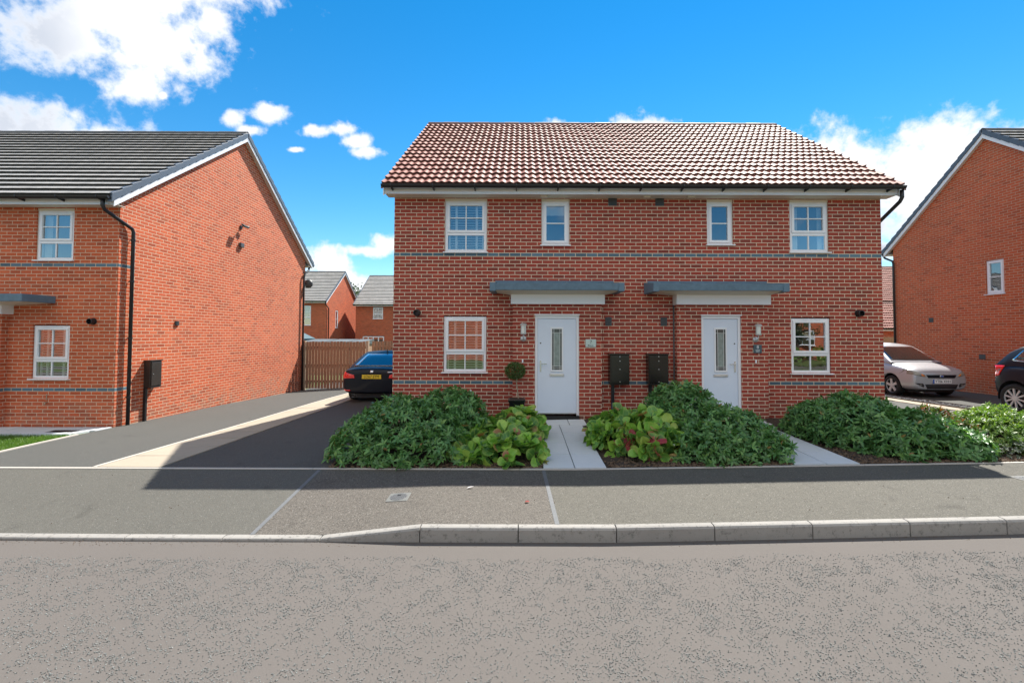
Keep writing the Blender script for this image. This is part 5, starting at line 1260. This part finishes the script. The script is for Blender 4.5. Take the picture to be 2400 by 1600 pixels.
# ------------------------------------------------------------------ cars
def car(name, label, loc, rz, L, hw, body, hull, paint, wheels, R, spokes, boot=False):
    root = empty(name, loc, rz); tag(root, label, 'car', 'parked cars')
    mb = MB(); ring = lambda y,zb,zt,w_: [(0,y,zb),(.62*w_,y,zb),(.93*w_,y,zb+.04),(w_,y,zb+.16),(w_*1.0,y,zb+(zt-zb)*.55),(w_*.965,y,zt-.10),(w_*.86,y,zt-.015),(w_*.45,y,zt+.012),(0,y,zt+.018)]
    rings = []
    for (y,zb,zt,w_) in body:
        h_ = ring(y,zb,zt,w_); rings.append(h_+[(-a,b,c) for a,b,c in reversed(h_[1:-1])])
    k = len(rings[0])
    for r in rings: mb.v += r
    for i in range(len(rings)-1):
        for j in range(k): j2=(j+1)%k; mb.f.append((i*k+j,i*k+j2,(i+1)*k+j2,(i+1)*k+j)); mb.mi.append(0)
    for base in (0,(len(rings)-1)*k):
        for j in range(8):
            a = base+j; b = base+j+1; c = base+(k-j-1)%k; d = base+(k-j)%k
            q = []
            for t in (a,b,c,d):
                if t not in q: q.append(t)
            mb.f.append(tuple(q)); mb.mi.append(0)
    o = mb.build('body_tmp', paint); md = o.modifiers.new('s','SUBSURF'); md.levels = 3; md.render_levels = 3
    cuts = []
    for wy in wheels:
        c = MB(); c.lathe([(0,-hw*1.3),(R+.055,-hw*1.3),(R+.055,hw*1.3),(0,hw*1.3)], (0,wy,R+.015), 'x', 40); co = c.build('cut', paint); cuts.append(co)
        bm_ = o.modifiers.new('b','BOOLEAN'); bm_.object = co; bm_.operation = 'DIFFERENCE'; bm_.solver = 'EXACT'
    dg = bpy.context.evaluated_depsgraph_get(); dg.update(); me = bpy.data.meshes.new_from_object(o.evaluated_get(dg))
    bpy.data.objects.remove(o)
    for c in cuts: bpy.data.objects.remove(c)
    me.name = 'body'; me.materials.clear(); me.materials.append(paint); me.polygons.foreach_set('material_index',[0]*len(me.polygons))
    bm = bmesh.new(); bm.from_mesh(me)
    for f in bm.faces: f.smooth = True
    for e in bm.edges:
        if len(e.link_faces)==2 and e.calc_face_angle(0)>rad(40): e.smooth = False
    bm.to_mesh(me); tree_b = BVHTree.FromBMesh(bm); bm.free()
    bo = bpy.data.objects.new('body', me); COL.objects.link(bo); bo.parent = root
    # cabin hull
    hb = MB(); wt = lambda z: hw*(.90-.34*max(0,z-hull[0][1])); hr=[]
    for (y,z) in hull:
        w_ = wt(z); b0 = hull[0][1]-.06
        pts = [(hw*.90,y,b0),(hw*.895,y,b0+.05),(max(w_,.1)+.012,y,z-.06 if z-.06>b0+.05 else b0+.055),(w_*.94,y,z-.012 if z-.012>b0+.06 else b0+.06),(w_*.5,y,z+.012),(0,y,z+.02)]
        hr.append(pts+[(-a,b,c) for a,b,c in reversed(pts[:-1])])
    kk = len(hr[0])
    # resample along the length for a smooth roof line
    H2=[]
    for i in range(len(hr)-1):
        for q in range(4):
            t=q/4; p0=hr[max(i-1,0)];p1=hr[i];p2=hr[i+1];p3=hr[min(i+2,len(hr)-1)]; rr=[]
            for j in range(kk):
                v=[]
                for c in range(3):
                    lin = p1[j][c]*(1-t)+p2[j][c]*t
                    cat_=.5*((2*p1[j][c])+(-p0[j][c]+p2[j][c])*t+(2*p0[j][c]-5*p1[j][c]+4*p2[j][c]-p3[j][c])*t*t+(-p0[j][c]+3*p1[j][c]-3*p2[j][c]+p3[j][c])*t**3)
                    v.append(lin*.6+cat_*.4)
                rr.append(tuple(v))
            H2.append(rr)
    H2.append(hr[-1])
    for r in H2: hb.v += r
    for i in range(len(H2)-1):
        for j in range(kk-1): hb.f.append((i*kk+j,i*kk+j+1,(i+1)*kk+j+1,(i+1)*kk+j)); hb.mi.append(0)
    for i in range(len(H2)-1): pass
    cab = hb.build('cabin', paint, root)
    bm = bmesh.new(); bm.from_mesh(cab.data)
    for f in bm.faces: f.smooth = True
    bm.to_mesh(cab.data); tree_h = BVHTree.FromBMesh(bm); bm.free()
    def decal(nm, corners, axis, mat, tree=None, n=(10,6), off=.007, parent=root):
        V=[]; ok=True; F=[]
        for j in range(n[1]+1):
            for i in range(n[0]+1):
                s_, t_ = i/n[0], j/n[1]; c=corners
                a = (c[0][0]*(1-s_)+c[1][0]*s_)*(1-t_)+(c[3][0]*(1-s_)+c[2][0]*s_)*t_; b = (c[0][1]*(1-s_)+c[1][1]*s_)*(1-t_)+(c[3][1]*(1-s_)+c[2][1]*s_)*t_
                o_,d_ = {'front':((a,-3,b),(0,1,0)),'rear':((a,L+3,b),(0,-1,0)),'left':((-3,a,b),(1,0,0)),'right':((3,a,b),(-1,0,0))}[axis]
                best=None
                for tr in (tree,) if tree else (tree_b,tree_h):
                    h_ = tr.ray_cast(Vector(o_),Vector(d_))
                    if h_[0] is not None and (best is None or h_[3]<best[1]): best=(h_[0],h_[3])
                p = best[0] if best else (V[-1] if V else Vector(o_)+Vector(d_)*3)
                V.append(Vector(p)-(Vector(d_)*off if best else Vector((0,0,0))))
        nx=n[0]+1
        for j in range(n[1]):
            for i in range(n[0]): q=j*nx+i; F.append((q,q+1,q+nx+1,q+nx))
        d2 = Vector({'front':(0,1,0),'rear':(0,-1,0),'left':(1,0,0),'right':(-1,0,0)}[axis])*(off+.012)
        nV=len(V); V2=V+[v+d2 for v in V]; F2=list(F)
        bd=[i for i in range(nx)]+[j*nx+nx-1 for j in range(1,n[1]+1)]+[n[1]*nx+i for i in range(nx-2,-1,-1)]+[j*nx for j in range(n[1]-1,0,-1)]
        for q in range(len(bd)): a,b=bd[q],bd[(q+1)%len(bd)]; F2.append((a,b,nV+b,nV+a))
        m_=MB(); m_.v=V2; m_.f=F2; m_.mi=[0]*len(F2)
        o_=m_.build(nm, mat, parent); o_.data.polygons.foreach_set('use_smooth',[i<len(F) for i in range(len(F2))]); return o_
    # wheels and dark wheel arches
    for wy in wheels:
        for sx in (-1,1):
            xo = sx*(hw-.025); wd=.20
            t = MB(); t.lathe([(R*.68,.012),(R*.70,.0),(R*.90,-.004),(R*.97,.02),(R,.05),(R,wd-.05),(R*.95,wd),(R*.6,wd)], (0,0,0),'x',36)
            if sx==1: t.v=[(-a,b,c) for a,b,c in t.v]
            w_ = t.build('wheel', M['tyre'], root, loc=(xo,wy,R+.002), smooth=True)
            g = MB(); s_=-sx
            g.lathe([(R*.70,.0),(R*.70,.03),(R*.64,.035),(R*.66,.004)],(0,0,0),'x',36)
            n0=len(g.v)
            for q in range(spokes):
                a = 2*math.pi*q/spokes+.2; ca,sa=math.cos(a),math.sin(a); wv=R*(.125 if spokes<8 else .05)
                p=[]
                for dx in (.012,.04):
                    for (rr_,ww) in ((R*.10,wv*.9),(R*.66,wv)):
                        for e_ in (-1,1): p.append((dx,ca*rr_-sa*ww*e_,sa*rr_+ca*ww*e_))
                g.hexa([p[0],p[1],p[3],p[2],p[4],p[5],p[7],p[6]])
            g.lathe([(0,.004),(R*.15,.006),(R*.17,.02)],(0,0,0),'x',20)
            if sx==1: g.v=[(-a,b,c) for a,b,c in g.v]
            g.build('rim', M['rim'], w_)
            g = MB(); g.lathe([(0,.06),(R*.66,.06)],(0,0,0),'x',24)
            if sx==1: g.v=[(-a,b,c) for a,b,c in g.v]
            g.build('brake_disc', M['brown_box'], w_)
            a_ = MB(); rr_=R+.052
            pts=[]
            for q in range(25):
                th = math.pi*q/24*1.12-.19; pts.append((math.cos(th)*rr_, math.sin(th)*rr_))
            for q in range(24):
                (a,b),(c,d)=pts[q],pts[q+1]; x1_,x2_=sx*(hw-.06),sx*(hw-.42)
                a_.quad((x1_,wy+a,R+.015+b),(x2_,wy+a,R+.015+b),(x2_,wy+c,R+.015+d),(x1_,wy+c,R+.015+d))
            n_=len(a_.v); a_.poly([(sx*(hw-.42),wy+p,R+.015+q) for p,q in pts])
            a_.build('wheel_arch', M['black_plastic'], root)
    mb = MB(); mb.box(-hw*.75,hw*.75,.35,L-.35,.14,.30); mb.build('underbody', M['black_plastic'], root)
    return root, decal, tree_b
def num_plate(root, body_tree, L, z, text, white, rear, blue=True, tilt=0.0):
    y = None
    for xx in (-.2,0,.2):
        h_ = body_tree.ray_cast(Vector((xx,L+3 if rear else -3,z)),Vector((0,-1 if rear else 1,0)))
        if h_[0] is not None: y = h_[0].y if y is None else (max(y,h_[0].y) if rear else min(y,h_[0].y))
    s_ = 1 if rear else -1
    mb = MB(); mb.box(-.26,.26,-.006,.006,-.0555,.0555)
    p = mb.build('number_plate', M['plate_white'] if white else M['plate_yellow'], root, loc=(0,y+s_*.014,z), rot=(0,0,math.pi if rear else 0), bevel=.002)
    t = text_mesh('characters', text, .108, M['ink'], p, (.02 if blue else 0,-.0075,-.001), depth=.001, sx=.86)
    if blue: mb = MB(); mb.box(-.259,-.215,-.0075,-.0055,-.055,.055); mb.build('country_band', M['plate_blue'], p)
    return p

# silver hatchback, nose towards the street
sv, dec, tb = car('parked_car','silver hatchback parked nose out in the right drive by the shaded gable',(11.74,12.72,.075),0,3.92,.84,
    [(0.0,.26,.66,.62),(.04,.23,.76,.74),(.16,.20,.845,.81),(.55,.20,.92,.84),(.98,.19,.985,.85),(1.7,.19,.99,.85),(2.7,.19,1.01,.85),(3.4,.22,1.02,.83),(3.80,.28,1.01,.76),(3.92,.34,.90,.66)],
    [(.80,.96),(1.20,1.21),(1.62,1.43),(2.1,1.505),(2.8,1.505),(3.35,1.43),(3.84,1.03)], M['paint_silver'], (.73,3.21), .295, 5)
dec('windscreen',[(-.66,1.02),(.66,1.02),(.54,1.41),(-.54,1.41)],'front',M['carglass'],n=(16,10))
for ax in ('left','right'):
    dec('side_window',[(1.42,.99),(2.15,1.0),(2.15,1.36),(1.78,1.355)],ax,M['carglass']); dec('side_window',[(2.22,1.0),(3.0,1.02),(2.88,1.36),(2.22,1.36)],ax,M['carglass'])
for s_ in (-1,1):
    dec('headlight',[(s_*.815,.68),(s_*.44,.60),(s_*.46,.66),(s_*.765,.81)],'front',M['lamp_clear'],n=(12,8),off=.012)
    dec('indicator',[(s_*.55,.635),(s_*.47,.618),(s_*.48,.655),(s_*.55,.69)],'front',M['lamp_amber'],n=(4,4),off=.018)
    dec('fog_lamp_recess',[(s_*.72,.43),(s_*.50,.315),(s_*.48,.37),(s_*.52,.425)],'front',M['black_plastic'],n=(8,4))
    dec('fog_lamp',[(s_*.60,.375),(s_*.55,.36),(s_*.55,.40),(s_*.60,.405)],'front',M['lamp_clear'],n=(3,3),off=.014)
dec('upper_grille',[(-.37,.575),(.37,.575),(.42,.66),(-.42,.66)],'front',M['paint_black'],n=(12,3),off=.010)
dec('lower_grille',[(-.40,.275),(.40,.275),(.46,.40),(-.46,.40)],'front',M['black_plastic'],n=(14,4),off=.010)
dec('bumper_lip',[(-.62,.215),(.62,.215),(.64,.255),(-.64,.255)],'front',M['black_plastic'],n=(14,2),off=.012)
bd = dec('badge',[(-.055,.60),(.055,.60),(.055,.645),(-.055,.645)],'front',M['chrome'],n=(4,3),off=.018)
dec('badge_field',[(-.045,.608),(.045,.608),(.045,.637),(-.045,.637)],'front',M['plate_blue'],n=(4,3),off=.021)
num_plate(sv, tb, 3.92, .478, 'YT06 XHH', True, False)
for s_ in (-1,1):
    mb = MB(); mb.lathe([(0,-.06),(.06,-.05),(.085,0),(.08,.03),(0,.035)],(s_*.90,1.34,1.02),'y',14); mb.box(s_*.80-.03,s_*.80+.06,1.34,1.38,.97,1.01); mb.build('mirror', M['paint_silver'], sv, smooth=True)
mb = MB(); mb.tube([(.0,1.75,1.41),(.0,1.72,1.44)],.012,6); mb.build('aerial', M['black_plastic'], sv)
mb = MB(); mb.tube([(-.55,.98,.985),(.0,1.0,1.0),(.3,1.06,1.03)],.010,6); mb.build('wiper', M['black_plastic'], sv)

# black saloon, tail towards the camera
LB = 4.65
bk, dec, tb = car('parked_car','black saloon with yellow rear number plate, half hidden behind the middle house',(-4.02,12.36+LB,-.085),math.pi,LB,.905,
    [(0.0,.26,.52,.62),(.06,.22,.62,.76),(.3,.19,.74,.86),(.9,.18,.86,.90),(1.5,.18,.93,.905),(2.4,.18,.945,.905),(3.3,.19,.97,.905),(3.95,.22,.99,.89),(4.42,.26,.985,.85),(4.60,.29,.955,.80),(4.65,.34,.85,.72)],
    [(1.28,.90),(1.7,1.13),(2.15,1.315),(2.65,1.385),(3.15,1.375),(3.60,1.25),(4.18,.985)], M['paint_black'], (.82,3.68), .325, 10)
dec('rear_window',[(.66,1.005),(-.66,1.005),(-.52,1.315),(.52,1.315)],'rear',M['carglass'],n=(16,10))
dec('windscreen',[(-.66,.97),(.66,.97),(.56,1.29),(-.56,1.29)],'front',M['carglass'],n=(16,8))
for ax in ('left','right'):
    dec('side_window',[(1.75,.98),(2.7,.99),(2.7,1.29),(2.2,1.28)],ax,M['carglass']); dec('side_window',[(2.77,.99),(3.6,1.01),(3.35,1.26),(2.77,1.29)],ax,M['carglass'])
for s_ in (-1,1):
    dec('tail_light',[(s_*.84,.70),(s_*.46,.715),(s_*.48,.80),(s_*.84,.90)],'rear',M['lamp_red'],n=(12,6),off=.012)
    dec('tail_light',[(4.36,.74),(4.56,.72),(4.56,.88),(4.30,.88)],'left' if s_<0 else 'right',M['lamp_red'],n=(6,4),off=.012)
    dec('reflector',[(s_*.82,.375),(s_*.58,.36),(s_*.58,.395),(s_*.82,.415)],'rear',M['lamp_red'],n=(8,2),off=.008)
num_plate(bk, tb, LB, .755, 'LO67 EYM', False, True, blue=False)
bd = dec('badge',[(.045,.865),(-.045,.865),(-.045,.925),(.045,.925)],'rear',M['chrome'],n=(4,4),off=.016)
dec('model_badge',[(-.42,.865),(-.60,.865),(-.60,.888),(-.42,.888)],'rear',M['chrome'],n=(4,2),off=.012)
dec('bumper_insert',[(.72,.20),(-.72,.20),(-.70,.30),(.70,.30)],'rear',M['black_plastic'],n=(10,3),off=.010)
mb = MB(); mb.hexa([(-.02,3.05,1.395),(.02,3.05,1.395),(.015,3.25,1.39),(-.015,3.25,1.39),(-.006,3.12,1.40),(.006,3.12,1.40),(.006,3.24,1.455),(-.006,3.24,1.455)]); mb.build('roof_fin', M['paint_black'], bk)
for s_ in (-1,1):
    mb = MB(); mb.tube([(s_*.48,4.58,.24),(s_*.48,4.68,.24)],.042,12,False); mb.build('exhaust', M['chrome'], bk)

# dark hatchback at the right edge, seen from its side and tail
dk_, dec, tb = car('parked_car','dark blue black tall hatchback with ten spoke alloy wheel cut by the right edge',(11.72,6.55,.135),0,4.06,.885,
    [(0.0,.28,.60,.64),(.06,.24,.72,.78),(.3,.21,.84,.85),(.85,.20,.98,.88),(1.4,.20,1.02,.885),(2.4,.20,1.04,.885),(3.3,.21,1.07,.885),(3.75,.25,1.08,.86),(3.98,.32,1.05,.79),(4.06,.38,.98,.68)],
    [(.75,.99),(1.15,1.24),(1.7,1.48),(2.3,1.535),(3.1,1.53),(3.5,1.47),(3.75,1.33),(3.97,1.06)], M['paint_black'], (.78,3.50), .322, 10)
for ax in ('left','right'):
    dec('side_window',[(1.45,1.06),(2.3,1.07),(2.3,1.42),(1.85,1.41)],ax,M['carglass']); dec('side_window',[(2.37,1.07),(3.1,1.09),(3.1,1.41),(2.37,1.42)],ax,M['carglass']); dec('side_window',[(3.17,1.09),(3.62,1.16),(3.45,1.38),(3.17,1.40)],ax,M['carglass'])
    dec('tail_light',[(3.84,.80),(3.99,.76),(3.97,1.02),(3.74,1.03)],ax,M['lamp_red'],n=(6,6),off=.012)
    dec('tail_light_lens',[(3.84,.90),(3.97,.88),(3.96,.94),(3.80,.95)],ax,M['lamp_clear'],n=(5,3),off=.016)
    dec('window_trim',[(1.5,1.045),(3.6,1.14),(3.6,1.155),(1.5,1.06)],ax,M['chrome'],n=(16,1),off=.008)
    dec('door_handle',[(2.95,.98),(3.12,.985),(3.12,1.005),(2.95,1.0)],ax,M['chrome'],n=(4,2),off=.02)
dec('windscreen',[(-.66,1.06),(.66,1.06),(.56,1.44),(-.56,1.44)],'front',M['carglass'],n=(14,8))
dec('rear_window',[(.60,1.12),(-.60,1.12),(-.52,1.42),(.52,1.42)],'rear',M['carglass'],n=(14,8))
dec('bumper_step',[(.80,.60),(-.80,.60),(-.78,.66),(.78,.66)],'rear',M['black_plastic'],n=(12,2),off=.03)
